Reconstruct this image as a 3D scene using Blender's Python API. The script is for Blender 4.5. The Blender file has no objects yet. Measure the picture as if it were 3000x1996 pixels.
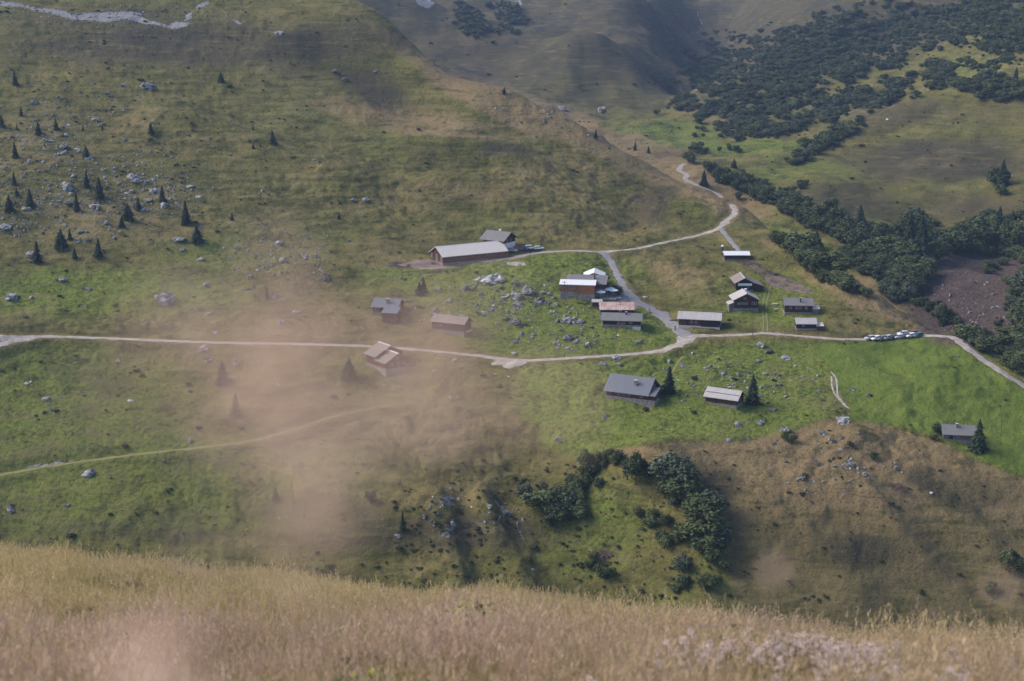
import bpy, bmesh, math, random
import numpy as np
from mathutils import Vector, Matrix
random.seed(7)
RNG = np.random.default_rng(7)
R = math.radians
scene = bpy.context.scene
C = scene.collection

# ------------------------------------------------------------------ camera, sky, sun, exposure
PITCH = 14.0
FPX = 3000 * 50.0 / 36.0
cam_d = bpy.data.cameras.new('camera')
cam_d.lens = 50; cam_d.sensor_width = 36; cam_d.sensor_fit = 'HORIZONTAL'
cam_d.clip_start = 0.02; cam_d.clip_end = 6000
cam_d.dof.use_dof = True
cam_d.dof.focus_distance = 450
cam_d.dof.aperture_fstop = 3.6
cam_o = bpy.data.objects.new('camera', cam_d); C.objects.link(cam_o)
cam_o.location = (0, 0, 0); cam_o.rotation_euler = (R(90 - PITCH), 0, 0)
scene.camera = cam_o

SUN_AZ, SUN_EL = -78.0, 38.0      # azimuth clockwise from the view direction (+Y); veiled light from the left, beyond the village
world = bpy.data.worlds.new('World'); scene.world = world; world.use_nodes = True
wn = world.node_tree.nodes; wl = world.node_tree.links
sky = wn.new('ShaderNodeTexSky'); sky.sky_type = 'NISHITA'; sky.sun_disc = False
sky.sun_elevation = R(SUN_EL); sky.sun_rotation = R(SUN_AZ)
sky.air_density = 1.0; sky.dust_density = 4.0; sky.ozone_density = 1.0; sky.altitude = 1500
bg = wn['Background']; bg.inputs['Strength'].default_value = 0.10
wl.new(sky.outputs['Color'], bg.inputs['Color'])
sun_d = bpy.data.lights.new('sun', 'SUN'); sun_d.energy = 2.1; sun_d.angle = R(38); sun_d.color = (1.0, 0.90, 0.77)
sun_o = bpy.data.objects.new('sun', sun_d); C.objects.link(sun_o)
sdir = Vector((math.sin(R(SUN_AZ)) * math.cos(R(SUN_EL)), math.cos(R(SUN_AZ)) * math.cos(R(SUN_EL)), math.sin(R(SUN_EL))))
sun_o.rotation_euler = (-sdir).to_track_quat('-Z', 'Y').to_euler()
sun_o.location = (-200, 200, 300)
scene.view_settings.view_transform = 'Standard'; scene.view_settings.look = 'None'
scene.view_settings.gamma = 1.0; scene.view_settings.use_curve_mapping = False
scene.view_settings.exposure = 1.2
scene.cycles.use_denoising = True
scene.cycles.max_bounces = 6; scene.cycles.diffuse_bounces = 3; scene.cycles.glossy_bounces = 2
scene.cycles.transparent_max_bounces = 8; scene.cycles.volume_bounces = 0

# ------------------------------------------------------------------ pixels to rays
FW = np.array([0, math.cos(R(PITCH)), -math.sin(R(PITCH))]); UPV = np.array([0, math.sin(R(PITCH)), math.cos(R(PITCH))])
def ray(u, v):
    x = (np.asarray(u, float) - 1500) / FPX; y = (998 - np.asarray(v, float)) / FPX
    return np.stack([x, FW[1] + y * UPV[1], FW[2] + y * UPV[2]], -1)
def P(u, v, Y):
    d = ray(u, v); t = Y / d[..., 1]
    return d * np.asarray(t)[..., None]
def project(p):
    p = np.asarray(p, float); f = p[..., 1] * FW[1] + p[..., 2] * FW[2]; up = p[..., 1] * UPV[1] + p[..., 2] * UPV[2]
    f = np.maximum(f, 0.05)
    return 1500 + FPX * p[..., 0] / f, 998 - FPX * up / f

# ------------------------------------------------------------------ noise
def _hash(ix, iy, seed):
    h = (ix.astype(np.int64) * 374761393 + iy.astype(np.int64) * 668265263 + seed * 974634777) & 0xFFFFFFFF
    h = ((h ^ (h >> 13)) * 1274126177) & 0xFFFFFFFF
    h = h ^ (h >> 16)
    return (h & 0xFFFFFF) / float(0xFFFFFF)
def noise2(x, y, seed=0):
    ix = np.floor(x); iy = np.floor(y); fx = x - ix; fy = y - iy
    ux = fx * fx * fx * (fx * (fx * 6 - 15) + 10); uy = fy * fy * fy * (fy * (fy * 6 - 15) + 10)
    def g(dx, dy):
        a = _hash(ix + dx, iy + dy, seed) * 2 * np.pi
        return np.cos(a) * (fx - dx) + np.sin(a) * (fy - dy)
    n0 = g(0, 0) * (1 - ux) + g(1, 0) * ux; n1 = g(0, 1) * (1 - ux) + g(1, 1) * ux
    return (n0 * (1 - uy) + n1 * uy) * 1.5
def fbm(x, y, oct=4, seed=0, gain=0.5):
    s = 0; a = 1.0
    for i in range(oct):
        s = s + a * noise2(x * 2 ** i + 17.3 * i, y * 2 ** i - 9.1 * i, seed + i); a *= gain
    return s
def sstep(a, b, x):
    t = np.clip((x - a) / (b - a), 0, 1); return t * t * (3 - 2 * t)

# ------------------------------------------------------------------ terrain: two smooth sheets through surveyed points
class Sheet:
    def __init__(s, pts, smooth=2.0):
        p = np.array(pts, float); s.c = p[:, :2] / 300.0; z = p[:, 2]; n = len(p)
        d = np.linalg.norm(s.c[:, None] - s.c[None], axis=2)
        K = s.k(d) + np.eye(n) * smooth * 1e-4
        Q = np.c_[np.ones(n), s.c]; A = np.block([[K, Q], [Q.T, np.zeros((3, 3))]])
        w = np.linalg.solve(A, np.r_[z, 0, 0, 0]); s.w = w[:n]; s.q = w[n:]
    @staticmethod
    def k(d): return d * d * np.log(d + 1e-9)
    def __call__(s, x, y):
        x = np.asarray(x, float); sh = x.shape; q = np.stack([x.ravel(), np.asarray(y, float).ravel()], 1) / 300.0
        out = np.empty(len(q))
        for i in range(0, len(q), 30000):
            a = q[i:i + 30000]
            d2 = (a[:, None, 0] - s.c[None, :, 0]) ** 2 + (a[:, None, 1] - s.c[None, :, 1]) ** 2 + 1e-12
            out[i:i + 30000] = (0.5 * d2 * np.log(d2)) @ s.w + s.q[0] + a @ s.q[1:]
        return out.reshape(sh)
def PL(rows): return [tuple(P(u, v, Y)) for u, v, Y in rows]
MAIN = PL([
 (-500,985,430),(-500,1250,392),(-500,1550,355),(-500,750,475),(-500,400,560),(-500,100,650),(-400,-250,780),
 (0,985,440),(0,1100,425),(0,1250,402),(0,1400,382),(0,1550,364),(0,1700,348),(0,1900,330),
 (0,900,458),(0,750,490),(0,550,535),(0,350,590),(0,150,655),(0,0,710),(0,-300,830),
 (600,1005,440),(600,1150,412),(600,1300,388),(600,1450,370),(600,1600,353),(600,1800,334),
 (600,900,465),(600,780,495),(600,600,540),(600,400,595),(600,200,660),(600,0,735),(600,-300,870),
 (1100,1025,434),(1100,1150,408),(1100,1300,386),(1100,1450,368),(1100,1600,350),(1100,1800,332),
 (1100,905,463),(1100,800,497),(1100,700,530),(1100,550,570),(1100,400,615),(1100,200,685),(1090,60,738),
 (1500,1055,428),(1500,1150,408),(1500,1300,385),(1500,1450,366),(1500,1600,349),(1500,1750,333),(1500,1900,320),
 (1500,950,455),(1500,870,478),(1500,790,503),(1500,745,523),(1500,650,550),(1500,500,590),(1500,400,625),(1500,305,662),
 (1900,1030,430),(1900,1170,398),(1900,1290,375),(1900,1340,364),(1900,1450,355),(1900,1600,341),(1900,1750,328),(1900,1900,317),
 (1900,985,443),(1900,900,468),(1900,780,505),(1900,700,540),(1900,620,570),(1900,545,602),(1890,485,640),
 (2150,980,442),(2150,870,475),(2150,740,520),(2150,640,567),(2135,592,596),
 (2250,1200,392),(2250,1300,372),(2250,1400,359),(2250,1550,345),(2250,1750,327),
 (2400,980,440),(2400,900,462),(2400,820,485),(2390,755,502),
 (2650,985,439),(2650,938,452),(2600,1150,400),(2600,1230,386),(2600,1350,365),(2600,1500,349),(2600,1700,331),(2600,1850,318),
 (2790,985,438),(3000,1130,405),(3000,1095,411),(3000,1250,385),(3000,1370,365),(3000,1500,349),(3000,1750,326),
 (3400,1280,375),(3400,1500,345),(3400,1750,320)])
def XY(u, Y, z): return ((u - 1500) / FPX * Y * 1.0, Y, z)
MAIN += PL([(2200,628,572),(2270,674,543),(2330,714,521),(2460,802,484),(2550,858,468),(2240,720,524),(2300,790,500),(2180,690,545)])
MAIN += [XY(1080, 850, -45), XY(1500, 760, -92), XY(1750, 700, -95), XY(1900, 715, -104), XY(2100, 690, -114), XY(2250, 635, -122), XY(2400, 572, -130), XY(2650, 505, -140),
         XY(2850, 490, -145), XY(3000, 465, -150), XY(3400, 440, -160), XY(1500, 1000, -150), XY(2200, 900, -170), XY(900, 1100, -90), XY(3000, 700, -230),
         XY(300, 1000, 40), XY(-400, 1000, 60), XY(1200, 1500, -250), XY(2500, 1500, -400),
         XY(0, 250, -190), XY(1500, 250, -185), XY(3000, 250, -185), XY(1500, 150, -150), XY(-1000, 150, -150), XY(4000, 150, -150), XY(1500, 60, -70), XY(-3000, 60, -70), XY(6000, 60, -70)]
VALLEY = PL([
 (2020,535,745),(1993,480,830),(2100,430,930),(1900,400,960),(1900,370,1020),(1750,330,1080),(2000,280,1180),(1650,265,1150),
 (2300,600,705),(2500,720,640),(2750,900,572),(3000,1060,520),(2300,500,800),(2600,600,720),(3000,760,640),(3000,600,690),
 (2600,450,800),(3000,450,745),(3000,310,805),(2600,385,850),(2300,440,900),(3000,150,960),(3000,0,1090),(2600,250,1030),(2600,100,1200),(2600,0,1320),
 (2200,300,1110),(2200,150,1310),(2200,0,1560),(3000,-250,1350),(2600,-250,1650),(2200,-250,1950),
 (3500,700,600),(3500,300,760),(3500,0,950),(3500,-300,1200),
 (1100,60,1330),(1300,100,1420),(1500,240,1260),(1500,100,1520),(1700,150,1450),(1700,0,1800),(2000,150,1430),(2000,0,1700),(1300,0,1560),(1100,-250,1700),(1500,-250,2150),(1900,-250,2300),(600,-250,1500)])
VALLEY += [XY(1900, 800, -103), XY(2150, 715, -116), XY(2300, 660, -124), XY(2600, 575, -142), XY(2800, 528, -152), XY(3000, 492, -158), XY(3400, 460, -168),
           XY(1500, 900, -98), XY(1200, 1000, -80), XY(2300, 550, -150), XY(1500, 600, -140), XY(600, 900, -70), XY(3000, 420, -175), XY(1500, 400, -200), XY(0, 500, -180)]
ZM = Sheet(MAIN, 0.3); ZV = Sheet(VALLEY, 0.3)

def poly3(rows): return np.array([P(u, v, Y) for u, v, Y in rows])
def segdist(x, y, pl):
    best = np.full(np.shape(x), 1e9)
    for a, b in zip(pl[:-1], pl[1:]):
        dx, dy = b[0] - a[0], b[1] - a[1]; t = np.clip(((x - a[0]) * dx + (y - a[1]) * dy) / (dx * dx + dy * dy + 1e-9), 0, 1)
        best = np.minimum(best, np.hypot(x - a[0] - t * dx, y - a[1] - t * dy))
    return best
RIDGES_V = [  # (polyline, height, half-width): spurs of the far mountain and the near right shoulder
 ([(1150,60,1340),(1350,130,1320),(1560,235,1260),(1720,290,1200)], 40, 48), ([(1480,20,1650),(1640,130,1500),(1800,200,1400),(1930,270,1260)], 50, 62),
 ([(1800,-50,1800),(1880,60,1600),(1940,150,1450)], 42, 52), ([(1300,20,1500),(1450,120,1440),(1560,180,1360)], 28, 38),
 ([(2080,-20,1650),(2040,120,1430),(2020,250,1220)], -40, 50), ([(3050,290,815),(2750,345,855),(2520,405,850),(2300,470,840)], 11, 30),
 ([(2900,80,1010),(2500,200,1060),(2200,330,1080)], 14, 38), ([(2700,0,1280),(2400,100,1230),(2150,260,1150)], 20, 45)]
RIDGES_M = [
 ([(2350,1400,359),(2520,1520,347),(2680,1680,333)], 1.5, 5), ([(2700,1400,358),(2840,1500,349),(3000,1620,337)], 1.6, 5), ([(2250,1450,355),(2380,1600,341),(2480,1740,328)], 2.0, 5), ([(2620,1360,363),(2780,1470,351),(2960,1610,338)], -1.1, 5), ([(700,1330,384),(900,1420,373),(1050,1560,357)], 2.0, 6), ([(200,1440,377),(420,1500,369)], 1.6, 6),
 ([(1000,0,760),(1250,170,712),(1480,300,668),(1700,400,648)], 6, 26), ([(1230,1470,366),(1290,1580,352),(1340,1700,340)], 3.6, 6), ([(1400,1440,368),(1490,1560,353),(1590,1700,338)], 3.6, 6.5),
 ([(1300,1450,367),(1340,1560,353),(1400,1680,340)], -3, 5), ([(1460,1430,369),(1530,1560,353),(1620,1680,340)], -2.8, 5),
 ([(2500,1330,367),(2680,1450,353),(2850,1580,341),(2980,1720,329)], 2.8, 8), ([(2480,1470,352),(2640,1590,340),(2800,1740,328)], 2.2, 7), ([(2560,1400,360),(2730,1520,347),(2900,1660,334)], -1.8, 7),
 ([(1930,1340,364),(1985,1500,350),(2030,1750,328)], 3.0, 11), ([(2100,1350,363),(2110,1480,352),(2100,1600,341)], -2.4, 9),
 ([(1600,1360,376),(1700,1500,358),(1830,1750,329)], -7, 17), ([(1100,1000,438),(1200,1000,438)], 0.1, 10),
 ([(950,225,680),(1100,250,672),(1230,330,646)], -6, 18), ([(880,190,690),(1050,185,690),(1200,215,682)], 6, 14), ([(1250,430,606),(1380,420,612),(1500,470,600)], 5, 12), ([(1280,470,596),(1420,480,594)], -5, 10),
 ([(1300,560,573),(1500,600,563),(1700,640,556)], 4, 12), ([(500,340,605),(750,420,590),(1000,520,575)], 5, 16), ([(300,700,510),(600,690,516),(850,640,530)], 2.5, 14),
 ([(1800,760,512),(1880,830,490),(1950,900,468)], -2.6, 9), ([(1850,600,577),(1950,620,573),(2080,640,567)], 2.0, 8), ([(1830,600,577),(1880,680,550)], -4, 7),
 ([(2450,1180,394),(2650,1200,391),(2850,1270,381)], -1.0, 6), ([(2560,1060,418),(2700,1150,400),(2850,1220,390)], -1.6, 5), ([(2000,1065,421),(2200,1010,433),(2400,1020,431)], -1.4, 7),
 ([(650,860,475),(850,840,482)], 1.5, 9), ([(1600,830,490),(1500,860,480),(1440,930,460)], 1.0, 10)]
RM = [(poly3(a), h, w) for a, h, w in RIDGES_M]; RV = [(poly3(a), h, w) for a, h, w in RIDGES_V]

GX0, GY0, GS = -420.0, 290.0, 1.0
GNX, GNY = 840, 700
road_m = np.zeros((GNX, GNY)); road_z = np.zeros((GNX, GNY))
def rsample(g, x, y):
    fx = np.clip((x - GX0) / GS, 0, GNX - 1.001); fy = np.clip((y - GY0) / GS, 0, GNY - 1.001)
    i = fx.astype(int); j = fy.astype(int); a = fx - i; b = fy - j
    return g[i, j] * (1 - a) * (1 - b) + g[i + 1, j] * a * (1 - b) + g[i, j + 1] * (1 - a) * b + g[i + 1, j + 1] * a * b
def H(x, y, carve=True):
    x = np.asarray(x, float); y = np.asarray(y, float)
    wx = x + 5 * fbm(x / 40, y / 40, 2, 31); wy = y + 5 * fbm(x / 40, y / 40, 2, 37)
    zm = ZM(x, y); zv = ZV(x, y)
    for pl, h, w in RM:
        zm = zm + h * np.exp(-(segdist(wx, wy, pl) / w) ** 2)
    for pl, h, w in RV:
        zv = zv + h * np.exp(-(segdist(wx, wy, pl) / w) ** 2)
    rough = 0.45 + 0.55 * sstep(-0.3, 0.4, noise2(x / 60, y / 60, 91))
    zm = zm + 1.5 * fbm(x / 34, y / 34, 2, 3) + rough * 1.45 * np.abs(fbm(x / 9, y / 6.5, 3, 5)) + 0.13 * fbm(x / 2.2, y / 1.6, 2, 8)
    zv = zv + 6.5 * fbm(x / 110, y / 110, 3, 11) + 2.2 * fbm(x / 28, y / 22, 3, 13)
    k = 3.0
    z = np.maximum(zm, zv) + k * np.log1p(np.exp(-np.abs(zm - zv) / k)) * 0.5
    if carve:
        m = rsample(road_m, x, y); zr = rsample(road_z, x, y)
        z = z + m * (zr - z)
    return z

az = np.r_[np.linspace(-36, -21.2, 50)[:-1], np.linspace(-21.2, 21.2, 780), np.linspace(21.2, 36, 50)[1:]]
rr = np.r_[np.linspace(24, 290, 50)[:-1], np.arange(290, 620, 0.95), np.arange(620, 1120, 2.2), np.arange(1120, 2320, 6.0)]
AZ, RR = np.meshgrid(np.radians(az), rr, indexing='ij')
TX = RR * np.sin(AZ); TY = RR * np.cos(AZ)
TZ = H(TX, TY, False)
def hits(uv):
    """first ground point seen along each pixel's ray (from the polar height grid)"""
    uv = np.asarray(uv, float).reshape(-1, 2); d = ray(uv[:, 0], uv[:, 1])
    a = np.degrees(np.arctan2(d[:, 0], d[:, 1])); te = d[:, 2] / np.hypot(d[:, 0], d[:, 1])
    ia = np.clip(np.searchsorted(az, a), 1, len(az) - 1); ia = np.where(np.abs(az[ia - 1] - a) < np.abs(az[ia] - a), ia - 1, ia)
    out = np.zeros((len(uv), 3)); s0 = np.searchsorted(rr, 250)
    for n, (i, t) in enumerate(zip(ia, te)):
        f = TZ[i, s0:] - t * rr[s0:]; k = np.argmax(f >= 0)
        if f[k] < 0: k = len(f) - 1
        if k == 0: rad = rr[s0]
        else:
            f0, f1 = f[k - 1], f[k]; rad = rr[s0 + k - 1] + (rr[s0 + k] - rr[s0 + k - 1]) * (f0 / (f0 - f1 + 1e-12))
        h = rad / math.hypot(d[n, 0], d[n, 1]); out[n] = (d[n, 0] * h, d[n, 1] * h, t * rad)
    return out
def hit(u, v): return hits([(u, v)])[0]

# ------------------------------------------------------------------ materials
def nt(name):
    m = bpy.data.materials.new(name); m.use_nodes = True
    t = m.node_tree; return m, t, t.nodes, t.links, t.nodes['Principled BSDF']
def lnk(l, a, b): l.new(a, b)
def mixc(N, Lk, fac, a, b, mode='MIX'):
    n = N.new('ShaderNodeMix'); n.data_type = 'RGBA'; n.blend_type = mode
    for sock, val in ((n.inputs[0], fac), (n.inputs[6], a), (n.inputs[7], b)):
        if hasattr(val, 'is_output'): Lk.new(val, sock)
        elif isinstance(val, (int, float)): sock.default_value = val
        else: sock.default_value = (*val, 1) if len(val) == 3 else val
    return n.outputs[2]
def noise_n(N, Lk, vec, scale, detail=4, rough=0.55, out='Fac'):
    n = N.new('ShaderNodeTexNoise'); n.inputs['Scale'].default_value = scale; n.inputs['Detail'].default_value = detail; n.inputs['Roughness'].default_value = rough
    if vec is not None: Lk.new(vec, n.inputs['Vector'])
    return n.outputs[out]
def ramp(N, Lk, fac, stops):
    n = N.new('ShaderNodeValToRGB'); e = n.color_ramp.elements
    while len(e) < len(stops): e.new(0.5)
    for el, (p, c) in zip(e, stops): el.position = p; el.color = (*c, 1) if not isinstance(c, (int, float)) else (c, c, c, 1)
    Lk.new(fac, n.inputs[0]); return n.outputs[0]
def math_n(N, Lk, op, a, b=0.0, clamp=False):
    n = N.new('ShaderNodeMath'); n.operation = op; n.use_clamp = clamp
    for s, v in ((n.inputs[0], a), (n.inputs[1], b)):
        if hasattr(v, 'is_output'): Lk.new(v, s)
        else: s.default_value = v
    return n.outputs[0]
def bump_n(N, Lk, h, strength, dist, bsdf):
    b = N.new('ShaderNodeBump'); b.inputs['Strength'].default_value = strength; b.inputs['Distance'].default_value = dist
    Lk.new(h, b.inputs['Height']); Lk.new(b.outputs[0], bsdf.inputs['Normal'])
def vmul(N, Lk, vec, s):
    n = N.new('ShaderNodeVectorMath'); n.operation = 'MULTIPLY'; Lk.new(vec, n.inputs[0]); n.inputs[1].default_value = s; return n.outputs[0]

OLIVE_A, OLIVE_B = (0.088, 0.086, 0.024), (0.185, 0.165, 0.050)
DRY_A, DRY_B = (0.32, 0.230, 0.120), (0.225, 0.160, 0.085)
LUSH_A, LUSH_B = (0.098, 0.145, 0.022), (0.205, 0.240, 0.046)
HEATH_A, HEATH_B = (0.088, 0.068, 0.048), (0.052, 0.050, 0.033)
def ground_mat():
    m, t, N, K, B = nt('alpine_ground')
    pos = N.new('ShaderNodeNewGeometry').outputs['Position']
    at = N.new('ShaderNodeAttribute'); at.attribute_name = 'veg'
    sep = N.new('ShaderNodeSeparateColor'); K.new(at.outputs['Color'], sep.inputs[0])
    at2 = N.new('ShaderNodeAttribute'); at2.attribute_name = 'soil'
    sep2 = N.new('ShaderNodeSeparateColor'); K.new(at2.outputs['Color'], sep2.inputs[0])
    big = noise_n(N, K, pos, 0.028, 5, 0.6); mid = noise_n(N, K, pos, 0.13, 5, 0.62); fine = noise_n(N, K, pos, 0.75, 6, 0.68)
    streak = noise_n(N, K, vmul(N, K, pos, (0.055, 0.05, 0.62)), 1.0, 5, 0.6)
    tiny = noise_n(N, K, pos, 2.6, 4, 0.7)
    sm = math_n(N, K, 'ADD', math_n(N, K, 'MULTIPLY', mid, 0.55), math_n(N, K, 'MULTIPLY', streak, 0.45))
    col = mixc(N, K, ramp(N, K, sm, [(0.36, 0.0), (0.64, 1.0)]), OLIVE_A, OLIVE_B)
    def layer(col, attr, ca, cb, nz, gain):
        f = math_n(N, K, 'ADD', attr, math_n(N, K, 'MULTIPLY', math_n(N, K, 'SUBTRACT', nz, 0.5), gain))
        f = ramp(N, K, f, [(0.18, 0.0), (0.72, 1.0)])
        return mixc(N, K, f, col, mixc(N, K, ramp(N, K, fine, [(0.35, 0.0), (0.65, 1.0)]), ca, cb))
    col = layer(col, sep.outputs[1], LUSH_A, LUSH_B, mid, 1.0)
    dim = math_n(N, K, 'SUBTRACT', 1.0, math_n(N, K, 'MULTIPLY', sep.outputs[1], .6), True)
    col = layer(col, sep.outputs[0], DRY_A, DRY_B, sm, 1.5)
    col = layer(col, sep.outputs[2], HEATH_A, HEATH_B, sm, 1.2)
    col = mixc(N, K, math_n(N, K, 'MULTIPLY', ramp(N, K, big, [(0.40, 0.0), (0.62, 0.45)]), dim), col, mixc(N, K, 0.5, col, (0.26, 0.20, 0.075)))
    # darker tufts and sedge between the turf, and paler cropped crowns of the hummocks
    col = mixc(N, K, ramp(N, K, math_n(N, K, 'MULTIPLY', fine, math_n(N, K, 'ADD', mid, 0.5)), [(0.34, 0.60), (0.50, 0.0)]), col, (0.034, 0.040, 0.015))
    col = mixc(N, K, math_n(N, K, 'MULTIPLY', ramp(N, K, streak, [(0.54, 0.0), (0.70, 0.55)]), dim), col, (0.235, 0.20, 0.085))
    col = mixc(N, K, ramp(N, K, streak, [(0.30, 0.55), (0.44, 0.0)]), col, (0.040, 0.046, 0.018))
    col = mixc(N, K, ramp(N, K, tiny, [(0.40, 0.26), (0.56, 0.0)]), col, (0.038, 0.043, 0.018))
    col = mixc(N, K, math_n(N, K, 'MULTIPLY', sep2.outputs[2], .8), col, mixc(N, K, ramp(N, K, sm, [(0.36, 0.0), (0.64, 1.0)]), (0.100, 0.148, 0.022), (0.150, 0.190, 0.038)))
    # bare limestone rubble / scree and brown earth
    f1 = ramp(N, K, math_n(N, K, 'ADD', sep2.outputs[0], math_n(N, K, 'MULTIPLY', math_n(N, K, 'SUBTRACT', fine, 0.5), 1.3)), [(0.45, 0.0), (0.60, 1.0)])
    col = mixc(N, K, f1, col, mixc(N, K, ramp(N, K, tiny, [(0.35, 0.0), (0.6, 1.0)]), (0.19, 0.185, 0.20), (0.33, 0.325, 0.345)))
    f2 = ramp(N, K, math_n(N, K, 'ADD', sep2.outputs[1], math_n(N, K, 'MULTIPLY', math_n(N, K, 'SUBTRACT', mid, 0.5), 1.3)), [(0.35, 0.0), (0.65, 1.0)])
    col = mixc(N, K, f2, col, mixc(N, K, ramp(N, K, fine, [(0.35, 0.0), (0.62, 1.0)]), (0.056, 0.040, 0.033), (0.115, 0.086, 0.075)))
    K.new(col, B.inputs['Base Color']); B.inputs['Roughness'].default_value = 0.95; B.inputs['Specular IOR Level'].default_value = 0.10
    hgt = math_n(N, K, 'ADD', math_n(N, K, 'MULTIPLY', fine, 1.0), math_n(N, K, 'MULTIPLY', streak, 1.2))
    bump_n(N, K, math_n(N, K, 'ADD', hgt, math_n(N, K, 'MULTIPLY', tiny, 0.35)), 1.0, 1.2, B)
    return m
def plain(name, col, rough=0.8, var=0.25, scale=1.5, bump=0.0, spec=0.3, metal=0.0, dark=None):
    m, t, N, K, B = nt(name)
    pos = N.new('ShaderNodeNewGeometry').outputs['Position']
    n = noise_n(N, K, pos, scale, 5, 0.62)
    d = dark or tuple(c * (1 - var) for c in col); l = tuple(min(1, c * (1 + var)) for c in col)
    K.new(mixc(N, K, ramp(N, K, n, [(0.32, 0.0), (0.68, 1.0)]), d, l), B.inputs['Base Color'])
    B.inputs['Roughness'].default_value = rough; B.inputs['Specular IOR Level'].default_value = spec; B.inputs['Metallic'].default_value = metal
    if bump: bump_n(N, K, n, bump, 0.3, B)
    return m
def wood(name, col, band=3.2):
    m, t, N, K, B = nt(name)
    tc = N.new('ShaderNodeTexCoord').outputs['Object']
    w = N.new('ShaderNodeTexWave'); w.wave_type = 'BANDS'; w.bands_direction = 'Z'; w.inputs['Scale'].default_value = band; w.inputs['Distortion'].default_value = 0.3
    K.new(tc, w.inputs['Vector'])
    n = noise_n(N, K, vmul(N, K, tc, (0.6, 0.6, 3.0)), 1.4, 5, 0.65)
    c = mixc(N, K, ramp(N, K, n, [(0.3, 0.0), (0.7, 1.0)]), tuple(x * 0.55 for x in col), tuple(x * 1.35 for x in col))
    c = mixc(N, K, ramp(N, K, w.outputs['Fac'], [(0.05, 0.75), (0.3, 0.0)]), c, tuple(x * 0.3 for x in col))
    K.new(c, B.inputs['Base Color']); B.inputs['Roughness'].default_value = 0.85; B.inputs['Specular IOR Level'].default_value = 0.2
    bump_n(N, K, w.outputs['Fac'], 0.6, 0.12, B)
    return m
def roofing(name, col, stain, rough=0.55, seam=True, amount=0.5, spec=0.4):
    m, t, N, K, B = nt(name)
    tc = N.new('ShaderNodeTexCoord').outputs['Object']
    w = N.new('ShaderNodeTexWave'); w.wave_type = 'BANDS'; w.bands_direction = 'X'; w.inputs['Scale'].default_value = 0.55 if seam else 1.2; w.inputs['Distortion'].default_value = 0.0 if seam else 3.0
    K.new(tc, w.inputs['Vector'])
    n = noise_n(N, K, vmul(N, K, tc, (1.0, 0.35, 0.35)), 0.9, 6, 0.65); n2 = noise_n(N, K, tc, 3.5, 4, 0.6)
    c = mixc(N, K, ramp(N, K, n, [(0.42, 0.0), (0.66, amount)]), col, stain)
    c = mixc(N, K, ramp(N, K, n2, [(0.4, 0.25), (0.6, 0.0)]), c, tuple(x * 0.6 for x in col))
    c = mixc(N, K, ramp(N, K, w.outputs['Fac'], [(0.03, 0.5), (0.14, 0.0)]), c, tuple(x * 0.5 for x in col))
    K.new(c, B.inputs['Base Color']); B.inputs['Roughness'].default_value = rough; B.inputs['Specular IOR Level'].default_value = spec
    bump_n(N, K, w.outputs['Fac'], 0.5, 0.08, B)
    return m
def rock_mat(name, a, b, moss):
    m, t, N, K, B = nt(name)
    tc = N.new('ShaderNodeTexCoord').outputs['Object']; g = N.new('ShaderNodeNewGeometry')
    n = noise_n(N, K, g.outputs['Position'], 0.9, 7, 0.68); n2 = noise_n(N, K, g.outputs['Position'], 0.35, 4, 0.6)
    c = mixc(N, K, ramp(N, K, n, [(0.36, 0.0), (0.62, 1.0)]), b, a)
    c = mixc(N, K, ramp(N, K, n2, [(0.46, 0.0), (0.62, 0.8)]), c, tuple(x * 0.35 for x in b))
    c = mixc(N, K, ramp(N, K, n, [(0.58, 0.0), (0.7, moss)]), c, (0.07, 0.085, 0.03))
    K.new(c, B.inputs['Base Color']); B.inputs['Roughness'].default_value = 0.9; B.inputs['Specular IOR Level'].default_value = 0.2
    bump_n(N, K, n, 0.9, 0.5, B)
    return m
def leaf_mat(name, a, b, trans=0.25, scale=0.12, fine=1.3):
    m, t, N, K, B = nt(name)
    g = N.new('ShaderNodeNewGeometry'); oi = N.new('ShaderNodeObjectInfo')
    n = noise_n(N, K, g.outputs['Position'], fine, 4, 0.6); r = oi.outputs['Random']
    c = mixc(N, K, ramp(N, K, n, [(0.34, 0.0), (0.66, 1.0)]), a, b)
    c = mixc(N, K, math_n(N, K, 'MULTIPLY', r, 0.75), c, tuple(x * 0.6 for x in a))
    K.new(c, B.inputs['Base Color']); B.inputs['Roughness'].default_value = 0.75; B.inputs['Specular IOR Level'].default_value = 0.15
    return m
M = {}
M['ground'] = ground_mat()
M['gravel'] = plain('pale_gravel', (0.315, 0.28, 0.25), 0.95, 0.30, 0.5, 0.4, 0.1)
M['asphalt'] = plain('grey_asphalt', (0.225, 0.215, 0.22), 0.9, 0.2, 0.4, 0.2, 0.2)
M['yard'] = plain('reddish_yard_earth', (0.20, 0.145, 0.13), 0.95, 0.25, 0.35, 0.3, 0.1)
M['soil'] = plain('bare_brown_soil', (0.125, 0.10, 0.08), 0.95, 0.45, 0.5, 0.5, 0.1)
M['track'] = plain('trodden_grass_track', (0.185, 0.17, 0.075), 0.95, 0.2, 0.8, 0.3, 0.1)
M['rut'] = plain('pale_wheel_rut', (0.165, 0.17, 0.07), 0.95, 0.25, 0.8, 0.2, 0.1)
M['stone'] = plain('rubble_masonry', (0.20, 0.182, 0.17), 0.9, 0.4, 1.6, 0.6, 0.2)
M['plaster'] = plain('white_plaster', (0.72, 0.70, 0.68), 0.85, 0.06, 0.8)
M['concrete'] = plain('concrete', (0.42, 0.40, 0.39), 0.9, 0.15, 0.9, 0.1)
M['wood_dark'] = wood('weathered_dark_timber', (0.085, 0.048, 0.034))
M['wood_black'] = wood('tarred_timber', (0.046, 0.031, 0.025))
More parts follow.
